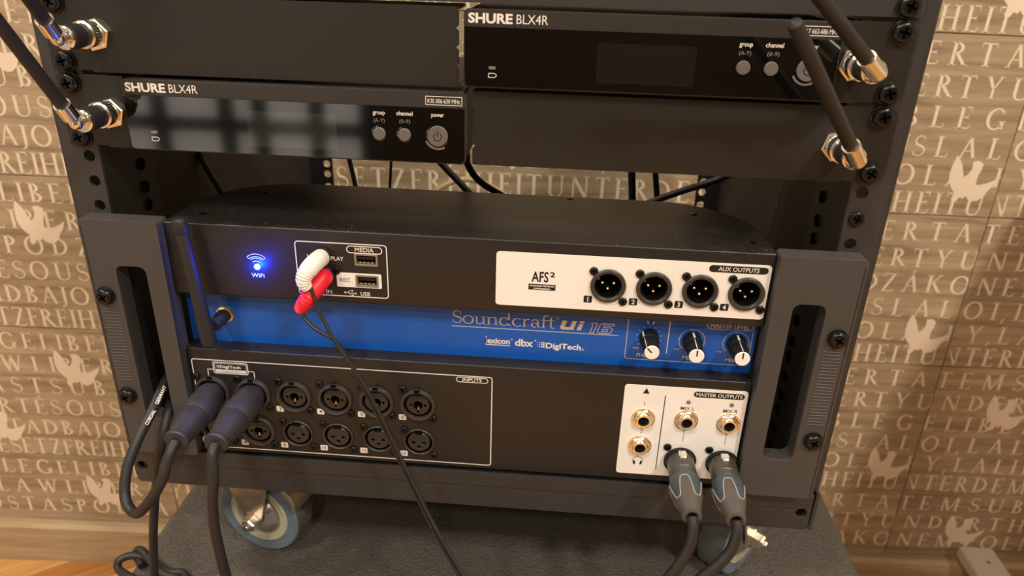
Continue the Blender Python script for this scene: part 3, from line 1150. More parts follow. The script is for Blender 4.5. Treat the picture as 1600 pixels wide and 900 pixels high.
random.seed(8)
receiver(38.1, 0.5, -1, 'upper wireless receiver set in the right half with a long blank plate left of it', 'H17 662-686 MHz', True)
receiver(-6.35, -199.5, 1, 'lower wireless receiver set in the left half with a long blank plate right of it', 'K3E 606-630 MHz', False)


def rod_antenna(sx, zc, elbow, tip, label, tr=3.45):
    """bayonet plug at the bracket, rubber grip, metal elbow and a rod to tip"""
    x = sx * 211.5
    t = thing('receiver_antenna', label, 'antenna', (x, -8, zc - 8), 'receiver rod antennas')
    M = Matrix.Translation((x, -2.2, zc))
    bm = B()
    lathe(bm, [(6.6, -5.5), (7.2, -6), (7.2, -10.5), (7.0, -11)], 60, M, flute=lambda k, r, y: 1.0 + (0.025 if k % 2 else -0.025))
    obj('knurled_collar', bm, 'nickel', t, smooth=20)
    bm = B()
    lathe(bm, [(6.9, -10.8), (7.5, -11.2), (7.5, -12.4), (6.6, -13), (6.4, -17.5), (5, -17.6)], 36, M)
    obj('plug_sleeve', bm, 'nickel_warm', t)
    bm = B()
    lathe(bm, [(5.2, -17), (6.6, -17.2), (6.6, -27.0), (5.2, -27.2)], 32, M)
    obj('rubber_ring', bm, 'rubber', t)
    bm = B()
    lathe(bm, [(5.4, -27.0), (6.2, -27.2), (6.2, -28.8), (5.4, -29.4), (4.6, -29.4), (4.4, -28.9), (3.2, -28.9), (2.9, -33)], 32, M)
    obj('elbow_seat', bm, 'nickel', t)
    e = Vector((x, -36.0, zc))
    T = Vector(tip)
    d = (T - e).normalized()
    br_ = 4.6 if sx > 0 else 3.7
    bm = B()
    lathe(bm, [(br_ * math.sin(PI * k / 12) + 0.01, -br_ * math.cos(PI * k / 12)) for k in range(13)], 28, Matrix.Translation(e))
    q = Vector((0, -1, 0)).rotation_difference(d).to_matrix().to_4x4()
    ME = Matrix.Translation(e) @ q
    lathe(bm, [(br_ * (0.98 if sx > 0 else 0.75), 0), (br_ * (0.98 if sx > 0 else 0.75), -8)], 28, ME)
    obj('elbow', bm, 'nickel_warm' if sx > 0 else 'nickel', t)
    bm = B()
    f0 = -3.0 if sx > 0 else -4.6
    lathe(bm, [(3.0, f0), (4.3, f0 - 0.1), (4.7, f0 - 0.5), (4.7, -14.4), (4.4, -14.8), (3.0, -14.8)], 32, ME)
    obj('ferrule', bm, 'nickel_warm' if sx > 0 else 'nickel', t)
    bm = B()
    L = (T - e).length
    P = [e + d * 13, e + d * (L * 0.5), e + d * (L - 3.5), e + d * (L - 1.4), e + d * (L - 0.3), T]
    rr = [3.6, 3.5, tr, tr * 0.88, tr * 0.5, 0.3]
    tube(bm, [tuple(p) for p in P], lambda q: rr[min(5, int(round(q * 5)))], 22, 1, smooth=False)
    obj('rod', bm, 'rubber', t)
    return t


rod_antenna(-1, 60.3, (0, 0), at(-60, -150, -92), 'rod antenna on the upper left bracket, leaning out of the picture at the top')
rod_antenna(-1, 15.9, (0, 0), at(-70, -52, -92), 'rod antenna on the lower left bracket, crossing the left edge of the picture')
rod_antenna(1, 59.3, (0, 0), at(1208, -100, -92), 'rod antenna on the upper right bracket, its tip above the picture')
rod_antenna(1, 14.9, (0, 0), at(1240, 33, -92), 'rod antenna on the lower right bracket, its whole rod and rounded tip showing')

# ------------------------------------------------------------------ the mixer
mix = thing('stage_box_mixer', 'black rack mixer with blue centre band, white label plates and many sockets', 'mixer', (0, 30, -226))
YF = -6.0        # front faces of the upper and lower blocks
YB = 6.0         # recessed blue band
ZT, ZU, ZL, ZBOT = -51.0, -100.5, -141.0, -225.5
# case: profile swept along x, rear corners rounded in plan
bm = B()


def plan(y_front, r=64, yb=88, hw=189.5):
    pts = [(-hw, y_front), (hw, y_front)]
    for k in range(9):
        a = math.radians(90 * k / 8)
        pts.append((hw - r + r * math.cos(a), yb - r + r * math.sin(a)))
    for k in range(9):
        a = math.radians(90 + 90 * k / 8)
        pts.append((-hw + r + r * math.cos(a), yb - r + r * math.sin(a)))
    return pts


plate(bm, plan(YF), [], ZU, ZT, axis='z')
upper_case = obj('upper_case', bm, 'mixer_top', mix, bevel=5.0, seg=5)
bm = B()
plate(bm, plan(YB), [], ZL + 0.01, ZU - 0.01, axis='z')
obj('blue_band', bm, 'blue', mix, smooth=0)
bm = B()
plate(bm, plan(YF), [], ZBOT, ZL, axis='z')
lower_case = obj('lower_case', bm, 'mixer_top', mix, bevel=4.0, seg=4)
# rack ears with handle slots
for s in (-1, 1):
    xa, xb = sorted((s * 190.0, s * 241.0))
    sl = sorted((s * 202.5, s * 222.5))
    bm = B()
    plate(bm, rrect(xa, xb, -226, -49.5, 2.5), [rrect(sl[0], sl[1], -195.5, -80, 5)], -13, 0)
    ear = obj('rack_ear', bm, 'ear', mix, bevel=2.2, seg=3)
    bm = B()
    for k in range(24):
        z = -112 - k * 2.35
        box(bm, *sorted((s * 226.0, s * 237.5)), -13.35, -12.6, z, z + 1.0)
    obj('grip_ribs', bm, 'ear', ear, smooth=0, bevel=0.2, seg=1)
    bm = B()
    box(bm, *sorted((s * 239.2, s * 239.6)), -13.2, -12.6, -224, -54)
    obj('edge_groove', bm, 'powder_dark', ear, smooth=0)
    for z in (-101.6, -177.8):
        screw(mix, SCREW_RACK, s * 232.5, -13, z, 0.5 * s, 'rack_screw')
# top screws
for x, y in ((-150, 62), (65, 83), (150, 62), (-172, 12), (178, 12)):
    bm = B()
    lathe(bm, [(0.1, -0.4), (2.2, -0.4), (2.8, 0)], 16, Matrix.Translation((x, y, ZT)) @ Matrix.Rotation(-PI / 2, 4, 'X'))
    obj('lid_screw', bm, 'screw_black', mix)

NUM_TOP = [(-175.0 + 28.8 * k, -174.9) for k in range(6)]
NUM_BOT = [(-175.0 + 28.8 * k, -205.6) for k in range(6)]
AUX = [(90.6, -77.6), (118.8, -77.7), (147.0, -77.8), (175.0, -77.9)]
JACKS = [(122.0, -173.8), (121.8, -195.8), (150.5, -173.0), (178.5, -173.6)]


def drill(bm, x, z, r, n=40):
    lathe(bm, [(r, YF - 5), (r, YF + 13)], n, Matrix.Translation((x, 0, z)), cap0=True, cap1=True)


bm = B()
for x, z in AUX:
    drill(bm, x, z, 8.3)
for z in (-69.4, -83.8):
    box(bm, -67.6, -54.8, YF - 5, YF + 8, z - 3.2, z + 3.1)
cut(upper_case, bm)
bm = B()
for k, (x, z) in enumerate(NUM_TOP + NUM_BOT):
    drill(bm, x, z, 9.7 if k < 8 else 9.5)
for x, z in JACKS:
    drill(bm, x, z, 3.5)
cut(lower_case, bm)
# --- white label plates
yl = YF - 0.35
bm = B(); plate(bm, rrect(20.8, 187.9, -95, -58.6, 2.2), [circ(x, z, 8.3, 32) for x, z in AUX], yl, YF + 0.2)
aux = obj('output_label', bm, 'label_white', mix, smooth=0)
bm = B(); plate(bm, rrect(107.7, 188.0, -220, -147.8, 2.2), [circ(x, z, 3.5, 20) for x, z in JACKS], yl, YF + 0.2)
mast = obj('output_label', bm, 'label_white', mix, smooth=0)
bm = B(); plate(bm, rrect(-80.8, -52.0, -88.8, -79.0, 0.8), [_rect(-67.6, -87.0, -54.8, -80.7)], yl, YF + 0.2)
obj('usb_label', bm, 'label_white', mix, smooth=0)

# --- white and silver print on the black faces
y1 = YF - 0.18
bw = B()
outline(bw, -106.4, -47.6, -95.7, -58.8, 2.4, 0.7, y1)                     # media box
outline(bw, -73.4, -50.6, -65.4, -60.3, 2.5, 0.6, y1)
text(bw, 'MEDIA', -62, -64.2, 2.7, y1, width=12.0, bold=0.012, align='c')
text(bw, 'PLAY', -83.6, -70.9, 2.6, y1, width=8.0, bold=0.012)
text(bw, 'L', -98.8, -70.0, 2.5, y1, bold=0.01)
text(bw, 'LINE IN', -98.4, -94.2, 2.6, y1, width=13.8, bold=0.012)
text(bw, 'USB', -66.0, -94.4, 2.6, y1, width=6.2, bold=0.012)
line(bw, -76.6, -92.8, -69.0, -93.2, 0.4, y1)                                # usb symbol
bw2 = circ(-76.0, -92.8, 0.75, 12)
flatpoly(bw, [bw2], y1)
flatpoly(bw, [[(-69.8, -92.4), (-69.8, -93.9), (-68.1, -93.2)]], y1)
line(bw, -74.6, -92.9, -73.2, -91.4, 0.35, y1); line(bw, -73.2, -91.4, -71.6, -91.4, 0.35, y1)
line(bw, -73.6, -93.0, -72.6, -94.4, 0.35, y1); line(bw, -72.6, -94.4, -71.2, -94.4, 0.35, y1)
flatpoly(bw, [_rect(-71.8, -91.9, -70.8, -90.9)], y1); flatpoly(bw, [circ(-71.0, -94.4, 0.55, 10)], y1)
for r in (4.0, 6.0, 8.0):                                                    # wireless symbol
    if r < 8:
        arc(bw, -132.1, -78.3, r, 0.4, 52, 128, y1)
    else:
        for rr_ in (7.0, 8.8):
            arc(bw, -132.1, -78.3, rr_, 0.4, 48, 132, y1)
for a in (48, 132):
    t_ = math.radians(a)
    line(bw, -132.1 + 7.0 * math.cos(t_), -78.3 + 7.0 * math.sin(t_), -132.1 + 8.8 * math.cos(t_), -78.3 + 8.8 * math.sin(t_), 0.4, y1)
text(bw, 'WiFi', -132.3, -85.6, 2.7, y1, width=8.4, bold=0.012, align='c')
# inputs box and plates
outline(bw, -187.0, 20.0, -222.2, -149.2, 2.0, 0.7, y1)
outline(bw, -4.6, 17.0, -154.6, -149.8 - 0.6, 2.0, 0.5, y1)
text(bw, 'INPUTS', 6.2, -153.6, 2.3, y1, width=13.0, bold=0.012, align='c')
outline(bw, -172.2, -147.6, -160.0, -150.6, 1.6, 0.7, y1 - 0.02)
outline(bw, -171.0, -148.8, -158.9, -151.8, 0.9, 0.3, y1 - 0.02)
text(bw, 'DigiTech', -167.2, -155.4, 2.0, y1, width=14.5, bold=0.03)
for k in range(3):
    line(bw, -169.4 + k * 0.7, -155.4, -169.4 + k * 0.7, -153.4, 0.25 + 0.1 * k, y1)
flatpoly(bw, [_rect(-170.4, -158.6, -149.4, -156.6)], y1)
for sx_ in (-1, 1):
    line(bw, -160 + sx_ * 12.2, -157.0, -160 + sx_ * 16.2, -157.0, 0.6, y1)
    line(bw, -160 + sx_ * 16.2, -156.7, -160 + sx_ * 16.2, -162.2, 0.6, y1)
NUM_TOP = [(-175.0 + 28.8 * k, -174.9) for k in range(6)]
NUM_BOT = [(-175.0 + 28.8 * k, -205.6) for k in range(6)]
for k in range(12):
    cx, cz = (NUM_TOP + NUM_BOT)[k]
    flatpoly(bw, [rrect(cx - 13.6, cx - 8.4, cz - 13.2, cz - 8.6, 0.8)], y1)
prints('white_print', bw, 'print_white', mix)
bb = B()
for k in range(12):
    cx, cz = (NUM_TOP + NUM_BOT)[k]
    text(bb, str(k + 1), cx - 11.0, cz - 12.2, 2.5, y1 - 0.12, align='c', bold=0.005)
for k in range(8):
    flatpoly(bb, [circ(-165.5 + k * 1.7, -157.6, 0.38, 8)], y1 - 0.12)
text(bb, 'REC', -78.8, -85.2, 2.7, yl - 0.12, width=6.6)
# aux plate print
ya = yl - 0.12
text(bb, 'AFS', 43.0, -77.6, 6.6, ya, width=10.6, bold=0.022)
text(bb, '2', 54.4, -74.0, 3.2, ya, width=3.2, bold=0.03)
flatpoly(bb, [_rect(41.3, -83.2, 58.2, -79.2)], ya)
flatpoly(bb, [rrect(150.5, 186.0, -64.6, -60.0, 2.3)], ya)
AUX = [(90.6, -77.6), (118.8, -77.7), (147.0, -77.8), (175.0, -77.9)]
for k, (cx, cz) in enumerate(AUX):
    flatpoly(bb, [rrect(cx - 14.4, cx - 9.2, cz - 12.4, cz - 7.6, 0.7)], ya)
# master outputs print
flatpoly(bb, [rrect(153.0, 186.0, -154.4, -150.0, 2.2)], ya)
line(bb, 134.8, -154.5, 134.8, -215.0, 0.6, ya)
flatpoly(bb, [[(119.8, -154.0), (124.2, -154.0), (122.0, -149.8)]], ya)
text(bb, '1', 121.9, -163.2, 2.6, ya, align='c'); text(bb, '2', 121.9, -185.4, 2.6, ya, align='c')
text(bb, 'MIX L', 150.3, -164.9, 2.5, ya, width=9.0, align='c', bold=0.008)
text(bb, 'MIX R', 178.4, -164.9, 2.5, ya, width=9.4, align='c', bold=0.008)
line(bb, 150.3, -181, 150.3, -190.5, 0.3, ya); line(bb, 178.5, -181, 178.5, -190.5, 0.3, ya)
prints('black_print', bb, 'print_black', mix)
bw = B()
text(bw, 'ADVANCED FEEDBACK', 49.7, -80.9, 1.0, ya - 0.12, width=15.6, align='c', bold=0.03)
text(bw, 'SUPPRESSION', 49.7, -82.8, 1.0, ya - 0.12, width=10.4, align='c', bold=0.03)
text(bw, 'AUX OUTPUTS', 168.2, -63.6, 2.7, ya - 0.12, width=24.5, align='c', bold=0.01, shear=0.08)
text(bw, 'MASTER OUTPUTS', 169.5, -153.4, 2.5, ya - 0.12, width=30.0, align='c', bold=0.012)
for k, (cx, cz) in enumerate(AUX):
    text(bw, str(k + 1), cx - 11.8, cz - 11.5, 3.0, ya - 0.12, align='c', bold=0.02)
prints('white_print', bw, 'print_white', mix)


def headphones(bm, cx, cz, r, y):
    arc(bm, cx, cz, r, 0.35, 10, 170, y)
    for s in (-1, 1):
        flatpoly(bm, [[(cx + s * r * 0.95, cz + 0.2), (cx + s * r * 0.55, cz + 0.5), (cx + s * r * 0.35, cz - r * 0.8), (cx + s * r * 0.8, cz - r * 0.7)]], y)


bb = B(); headphones(bb, 121.7, -209.0, 3.6, ya)
prints('black_print', bb, 'print_black', mix)

# --- blue band print
yb_ = YB - 0.2
bw = B()
LC = {
    'S': (0.58, [[(p[0], p[1]) for p in q] for q in _curve([(0.29 + 0.2 * math.cos(math.radians(a)), 0.75 + 0.22 * math.sin(math.radians(a)), 0.045 + 0.05 * max(0, (a - 150) / 120)) for a in range(20, 271, 15)] + [(0.29 + 0.23 * math.cos(math.radians(a)), 0.26 + 0.235 * math.sin(math.radians(a)), 0.045 + 0.05 * max(0, (a + 20) / 95)) for a in range(75, -161, -15)])] + [_rect(0.46, 0.74, 0.49, 0.94), _rect(0.05, 0.06, 0.08, 0.28)]),
    'o': (0.66, _ring(0.33, 0.32, 0.31, 0.335, 0, 360, 0.085, 0.04, 28)),
    'u': (0.66, [_rect(0.10, 0.16, 0.18, 0.64), _rect(0.02, 0.605, 0.18, 0.64), _rect(0.48, 0.0, 0.56, 0.64), _rect(0.40, 0.605, 0.56, 0.64), _rect(0.48, 0, 0.64, 0.035)] + _curve([(0.14, 0.18, 0.08), (0.16, 0.08, 0.075), (0.25, 0.02, 0.055), (0.36, 0.03, 0.05), (0.5, 0.14, 0.04)])),
    'n': (0.68, [_rect(0.10, 0, 0.18, 0.64), _rect(0.02, 0.605, 0.18, 0.64), _rect(0.02, 0, 0.26, 0.035), _rect(0.50, 0, 0.58, 0.46), _rect(0.42, 0, 0.66, 0.035)] + _curve([(0.16, 0.48, 0.04), (0.28, 0.60, 0.045), (0.40, 0.625, 0.055), (0.50, 0.57, 0.075), (0.54, 0.44, 0.08)])),
    'd': (0.72, _ring(0.32, 0.32, 0.29, 0.335, 0, 360, 0.085, 0.04, 28) + [_rect(0.53, 0, 0.61, 1.0), _rect(0.45, 0.965, 0.61, 1.0), _rect(0.53, 0, 0.69, 0.035)]),
    'c': (0.56, _ring(0.32, 0.32, 0.29, 0.335, 45, 320, 0.085, 0.04, 24)),
    'r': (0.46, [_rect(0.10, 0, 0.18, 0.64), _rect(0.02, 0.605, 0.18, 0.64), _rect(0.02, 0, 0.28, 0.035)] + _curve([(0.16, 0.46, 0.04), (0.24, 0.57, 0.05), (0.34, 0.62, 0.06), (0.42, 0.59, 0.075)])),
    'a': (0.58, _ring(0.25, 0.19, 0.2, 0.2, 20, 300, 0.075, 0.04, 20) + [_rect(0.40, 0.0, 0.48, 0.48), _rect(0.40, 0, 0.56, 0.035)] + _curve([(0.44, 0.44, 0.08), (0.40, 0.58, 0.065), (0.28, 0.63, 0.05), (0.16, 0.60, 0.05), (0.10, 0.50, 0.06)]) + _curve([(0.26, 0.37, 0.035), (0.36, 0.39, 0.035), (0.44, 0.40, 0.035)])),
    'f': (0.40, [_rect(0.12, 0, 0.20, 0.84), _rect(0.02, 0.60, 0.40, 0.64), _rect(0.04, 0, 0.30, 0.035)] + _curve([(0.16, 0.8, 0.08), (0.19, 0.93, 0.07), (0.28, 0.99, 0.05), (0.40, 0.96, 0.06)])),
    't': (0.44, [_rect(0.12, 0.12, 0.20, 0.86), _rect(0.0, 0.60, 0.40, 0.64)] + _curve([(0.16, 0.16, 0.08), (0.19, 0.05, 0.07), (0.28, 0.01, 0.05), (0.40, 0.05, 0.04)])),
}
lx_, word = 0.0, 'Soundcraft'
tot_ = sum(LC[ch][0] for ch in word)
for ch in word:
    for poly in LC[ch][1]:
        try:
            bw.faces.new([bw.verts.new((-9.0 + (lx_ + a) * 69.0 / tot_, yb_, -116.2 + b_ * 9.2)) for a, b_ in poly])
        except ValueError:
            pass
    lx_ += LC[ch][0]
text(bw, '®', 60.0, -109.4, 1.6, yb_)
SHR = 0.32
ui = lambda ox, oz, pts, k=1.0: [(ox + a * k + SHR * b_ * k, oz + b_ * k) for a, b_ in pts]
for pts in ([(0, 2.0), (2.9, 2.0), (2.9, 6.6), (0, 6.6)], [(6.4, 0), (9.3, 0), (9.3, 6.6), (6.4, 6.6)], [(1.6, 0), (6.4, 0), (6.4, 1.9), (2.9, 1.9), (2.9, 2.0), (0, 2.0), (0.4, 0.7)],
            [(11.4, 0), (14.3, 0), (14.3, 4.7), (11.4, 4.7)], [(11.4, 5.4), (14.3, 5.4), (14.3, 6.7), (11.4, 6.7)]):
    flatpoly(bw, [ui(62.2, -116.4, pts)], yb_)
for pts in ([(2.0, 0), (4.4, 0), (4.4, 7.2), (1.0, 7.2), (1.0, 5.7), (2.0, 5.7)],
            [(6.4, 1.6), (7.0, 0.5), (8.2, 0), (14.0, 0), (15.2, 0.5), (15.6, 1.6), (15.6, 3.0), (15.0, 4.0), (14.0, 4.4), (9.2, 4.4), (9.2, 5.7), (15.4, 5.7), (15.4, 7.2), (8.4, 7.2), (7.0, 6.7), (6.4, 5.6)],
            [(9.2, 1.4), (12.8, 1.4), (12.8, 3.0), (9.2, 3.0)]):
    P2 = ui(80.4, -117.6, pts)
    for a_, b_ in zip(P2, P2[1:] + P2[:1]):
        line(bw, a_[0], a_[1], b_[0], b_[1], 0.5, yb_)
line(bw, -9.0, -118.6, 101.5, -118.6, 0.55, yb_)
prints('silver_print', bw, 'print_silver', mix)
bw = B()
text(bw, 'lexicon', 13.6, -130.0, 4.0, yb_, width=16.4, bold=0.03)
line(bw, 13.6, -131.2, 30.0, -131.2, 0.6, yb_)
line(bw, 13.9, -131.2, 13.9, -125.0, 0.6, yb_)
text(bw, 'dbx', 33.4, -130.8, 5.0, yb_, width=12.2, bold=0.03)
text(bw, 'DigiTech', 54.0, -131.2, 3.9, yb_, width=23.5, bold=0.03)
for i in range(4):
    for j in range(3):
        s_ = 0.25 + 0.22 * i
        flatpoly(bw, [_rect(48.6 + i * 1.35 - s_ / 1.6, -130.6 + j * 1.5 - s_ / 2, 48.6 + i * 1.35 + s_ / 1.6, -130.6 + j * 1.5 + s_ / 2 + 0.3)], yb_)
text(bw, '®', 30.4, -127.2, 1.4, yb_); text(bw, '®', 46.0, -126.8, 1.4, yb_); text(bw, '®', 78.0, -131.6, 1.6, yb_)
prints('white_print', bw, 'print_white', mix)
bw = B()
outline(bw, 106.6, 187.6, -135.6, -98.0, 2.2, 0.5, yb_)
outline(bw, 157.4, 187.0, -109.8, -103.6, 3.0, 0.45, yb_ + 0.02)
text(bw, 'MASTER LEVEL', 172.2, -108.6, 2.9, yb_, width=25.0, bold=0.018, align='c')
line(bw, 133.8, -106.0, 133.8, -129.8, 0.7, yb_)
headphones(bw, 121.4, -107.2, 2.6, yb_)
text(bw, 'PHONES', 121.0, -133.4, 2.6, yb_, width=13.0, align='c', bold=0.012)
text(bw, 'MIX L', 149.6, -133.2, 2.6, yb_, width=10.0, align='c', bold=0.012)
text(bw, 'MIX R', 177.6, -133.2, 2.6, yb_, width=10.0, align='c', bold=0.012)
text(bw, 'MIN', 111.6, -127.6, 1.5, yb_, width=3.6); text(bw, '-oo', 138.4, -126.6, 1.6, yb_, width=3.4); text(bw, '-oo', 166.2, -126.6, 1.6, yb_, width=3.4)
KNOBS = [(121.2, -118.6, 45), (149.2, -119.2, 0), (177.6, -119.2, 0)]
for k in range(11):
    a = math.radians(-40 + 260 * k / 10)
    line(bw, 121.2 + 7.4 * math.cos(a), -118.6 + 7.4 * math.sin(a), 121.2 + 8.8 * math.cos(a), -118.6 + 8.8 * math.sin(a), 0.4, yb_)
for cx in (149.2, 177.6):
    arc(bw, cx, -119.2, 8.4, 0.4, -40, 225, yb_, 30)
    for k in range(9):
        a = math.radians(-40 + 265 * k / 8)
        line(bw, cx + 7.6 * math.cos(a), -119.2 + 7.6 * math.sin(a), cx + 8.6 * math.cos(a), -119.2 + 8.6 * math.sin(a), 0.4, yb_)
prints('silver_print', bw, 'print_silver', mix)

# --- knobs
for cx, cz, deg in KNOBS:
    M = Matrix.Translation((cx, YB, cz))
    bm = B()
    lathe(bm, [(6.3, 0), (6.3, -2.2), (6.0, -7.0), (5.5, -7.6)], 40, M)
    lathe(bm, [(5.5, -7.4), (5.2, -12), (4.9, -19.2), (4.6, -20.0), (0.1, -20.0)], 60, M, flute=lambda k, r, y: 1.0 + (0.022 if k % 4 < 2 else -0.022))
    kn = obj('knob', bm, 'matte_black', mix, smooth=30)
    bm = B()
    lathe(bm, [(4.75, -19.7), (4.75, -20.5), (4.4, -20.9), (0.1, -20.9)], 36, M)
    cp = obj('knob_cap', bm, 'label_white', kn)
    a = math.radians(90 + deg)
    bm = B()
    line(bm, cx + 0.2 * math.cos(a), cz + 0.2 * math.sin(a), cx + 4.6 * math.cos(a), cz + 4.6 * math.sin(a), 0.9, YB - 21.0)
    prints('pointer_mark', bm, 'print_black', cp)
    bm = B()
    dx, dz = math.cos(a), math.sin(a)
    for (ra, ya_), (rb, yb2) in (((6.45, -0.6), (6.1, -7.2)), ((5.55, -7.6), (5.0, -19.4))):
        px, pz = -dz * (0.7 if ra > 6 else 0.25), dx * (0.7 if ra > 6 else 0.25)
        bm.faces.new([bm.verts.new(v) for v in ((cx + dx * ra + px, YB + ya_, cz + dz * ra + pz), (cx + dx * ra - px, YB + ya_, cz + dz * ra - pz), (cx + dx * rb - px, YB + yb2, cz + dz * rb - pz), (cx + dx * rb + px, YB + yb2, cz + dz * rb + pz))])
    prints('side_mark', bm, 'print_white', kn)


# --- sockets (shared meshes, origin on the panel face, facing the viewer)
def male_xlr_meshes():
    bm = B()
    lathe(bm, [(11.0, 0.3), (11.0, -1.6), (10.5, -2.2), (9.0, -2.2), (8.4, -1.6), (8.1, 0)], 48, mi=0)
    lathe(bm, [(8.1, -0.2), (7.9, 11), (0.1, 11)], 48, mi=1)
    box(bm, -0.9, 0.9, -1.6, 4, 7.4, 8.4, Matrix.Rotation(math.radians(-50), 4, 'Y'), mi=0)
    shell = mesh_of('output_socket', bm, ['socket', 'void'], 35, local=True)
    bm = B()
    lathe(bm, [(0.1, -0.6), (0.8, -0.3), (1.2, 0.4), (1.2, 11)], 16)
    pin = mesh_of('contact_pin', bm, 'brass', 40, local=True)
    return shell, pin


SH, PIN = male_xlr_meshes()
for cx, cz in AUX:
    so = link('output_socket', SH, mix, W(cx, yl, cz))
    for dx, dz in ((-3.6, 1.2), (3.6, 1.2), (0, -2.6)):
        link('contact_pin', PIN, so, W(cx + dx, yl + 0.8, cz + dz))
    screw(mix, SCREW_SMALL, cx - 9.4, yl, cz + 9.4, 0.3)
    screw(mix, SCREW_SMALL, cx + 10.0, yl, cz - 10.2, -0.4)

# combo socket
bm = B()
lathe(bm, [(12.3, 0.3), (12.3, -1.6), (11.9, -2.4), (10.9, -2.8), (10.0, -2.4), (9.6, -0.6), (9.6, 0.2)], 48, mi=0)
lathe(bm, [(9.6, 0.0), (9.5, 6), (8.2, 6)], 48, mi=1)
lathe(bm, [(8.3, 6), (8.3, 0.2), (7.9, -0.2)], 48, mi=2)
flatpoly(bm, [circ(0, 0, 7.9, 48), circ(0, -0.4, 3.3, 20), circ(-4.9, -0.3, 1.0, 10), circ(4.9, -0.3, 1.0, 10), circ(0, -5.4, 0.9, 10)], -0.2, mi=2)
lathe(bm, [(3.3, -0.2), (3.2, 8), (0.1, 8)], 20, Matrix.Translation((0, 0, -0.4)), mi=1)
for hx, hz, hr in ((-4.9, -0.3, 1.0), (4.9, -0.3, 1.0), (0, -5.4, 0.9)):
    lathe(bm, [(hr, -0.2), (hr, 4), (0.05, 4)], 10, Matrix.Translation((hx, 0, hz)), mi=1)
box(bm, -5.0, 5.0, -0.7, 0.1, 4.3, 4.8, mi=2)
box(bm, -3.4, 3.4, -2.5, 1.0, 8.6, 10.0, mi=1)
box(bm, -1.8, 1.8, -3.1, -1.4, 11.2, 12.5, mi=1)
COMBO = mesh_of('combo_socket', bm, ['socket', 'void', 'socket_in'], 35, local=True)
bm = B(); box(bm, -0.5, 0.5, -0.3, 3.5, -0.9, 1.4)
CONTACT = mesh_of('jack_contact', bm, 'brass', 0, local=True)
# plain socket
bm = B()
lathe(bm, [(10.9, 0.3), (10.9, -1.0), (10.5, -1.5), (9.9, -1.5), (9.5, -1.0), (9.4, 0)], 48, mi=0)
lathe(bm, [(9.4, -0.2), (9.3, 6), (7.8, 6)], 48, mi=1)
lathe(bm, [(7.9, 6), (7.9, -0.4), (7.5, -0.8)], 48, mi=2)
flatpoly(bm, [circ(0, 0, 7.5, 48)] + [circ(dx, dz, 1.15, 12) for dx, dz in ((-3.7, -0.4), (3.7, -0.4), (0, -3.8))], -0.8, mi=2)
for dx, dz in ((-3.7, -0.4), (3.7, -0.4), (0, -3.8)):
    lathe(bm, [(1.15, -0.8), (1.15, 5), (0.05, 5)], 12, Matrix.Translation((dx, 0, dz)), mi=1)
    lathe(bm, [(1.5, -0.75), (1.35, -1.15), (1.15, -0.8)], 12, Matrix.Translation((dx, 0, dz)), mi=2)
box(bm, -2.6, 2.6, -1.8, 1.0, 7.2, 10.4, mi=1)
box(bm, -5.2, 5.2, -1.2, -0.5, 2.6, 3.0, mi=2)
FEM = mesh_of('input_socket', bm, ['socket', 'void', 'socket_in'], 35, local=True)
for k, (cx, cz) in enumerate(NUM_TOP + NUM_BOT):
    combo = k < 8
    so = link('combo_socket' if combo else 'input_socket', COMBO if combo else FEM, mix, W(cx, YF, cz))
    if combo and k > 1:
        link('jack_contact', CONTACT, so, W(cx + 0.4, YF, cz - 3.0))
    screw(mix, SCREW_SMALL, cx - 10.2, YF, cz + (11.6 if combo and k < 6 else 9.4), 0.4)
    screw(mix, SCREW_SMALL, cx + 10.4, YF, cz - 10.6, -0.2)

# quarter-inch jacks
bm = B()
lathe(bm, [(5.2, 0.2), (7.2, 0.2), (7.2, -1.6), (6.6, -2.2), (5.2, -2.3)], 6, phase=0.2, mi=0)
lathe(bm, [(8.0, 0.2), (8.0, -0.5), (6.5, -0.6)], 36, mi=0)
lathe(bm, [(5.4, -1.6), (5.4, -3.6), (4.9, -4.2), (3.7, -4.2), (3.4, -3.4), (3.3, 4)], 36, mi=0)
lathe(bm, [(3.3, 0), (3.3, 8), (0.1, 8)], 24, mi=1)
JACK = mesh_of('jack_socket', bm, ['nickel_warm', 'socket_in'], 30, local=True)
for cx, cz in ((122.0, -173.8), (121.8, -195.8), (150.5, -173.0), (178.5, -173.6)):
    link('jack_socket', JACK, mix, W(cx, yl, cz))
for cx in (150.3, 178.5):
    bm = B(); lathe(bm, [(1.4, 0), (1.4, -0.5), (0.9, -0.9), (0.1, -1.0)], 20, Matrix.Translation((cx, yl, -158.6)))
    obj('indicator_light', bm, 'led_off', mix)
    screw(mix, SCREW_SMALL, cx - 9.6, yl, -195.4, 0.2)

# usb ports, phono sockets, indicator
for cz, yy in ((-69.4, YF), (-83.8, yl)):
    bm = B()
    plate(bm, rrect(-68.6, -53.8, cz - 4.2, cz + 4.0, 0.8), [rrect(-67.4, -55.0, cz - 3.0, cz + 2.9, 0.4)], yy - 0.5, yy + 6)
    u = obj('usb_port', bm, 'port_steel', mix, smooth=0, bevel=0.25, seg=1)
    bm = B(); box(bm, -67.5, -54.9, yy + 3.4, yy + 5, cz - 3.1, cz + 3.0)
    obj('port_back', bm, 'void', u, smooth=0)
    bm = B(); box(bm, -66.4, -56.0, yy + 0.3, yy + 5, cz + 0.0, cz + 2.0)
    obj('port_tongue', bm, 'matte_black', u, smooth=0)
    for q in range(4):
        bm = B(); box(bm, -65.9 + q * 2.6, -64.5 + q * 2.6, yy + 0.6, yy + 4, cz - 2.6, cz - 1.7)
        obj('port_contact', bm, 'zinc', u, smooth=0)
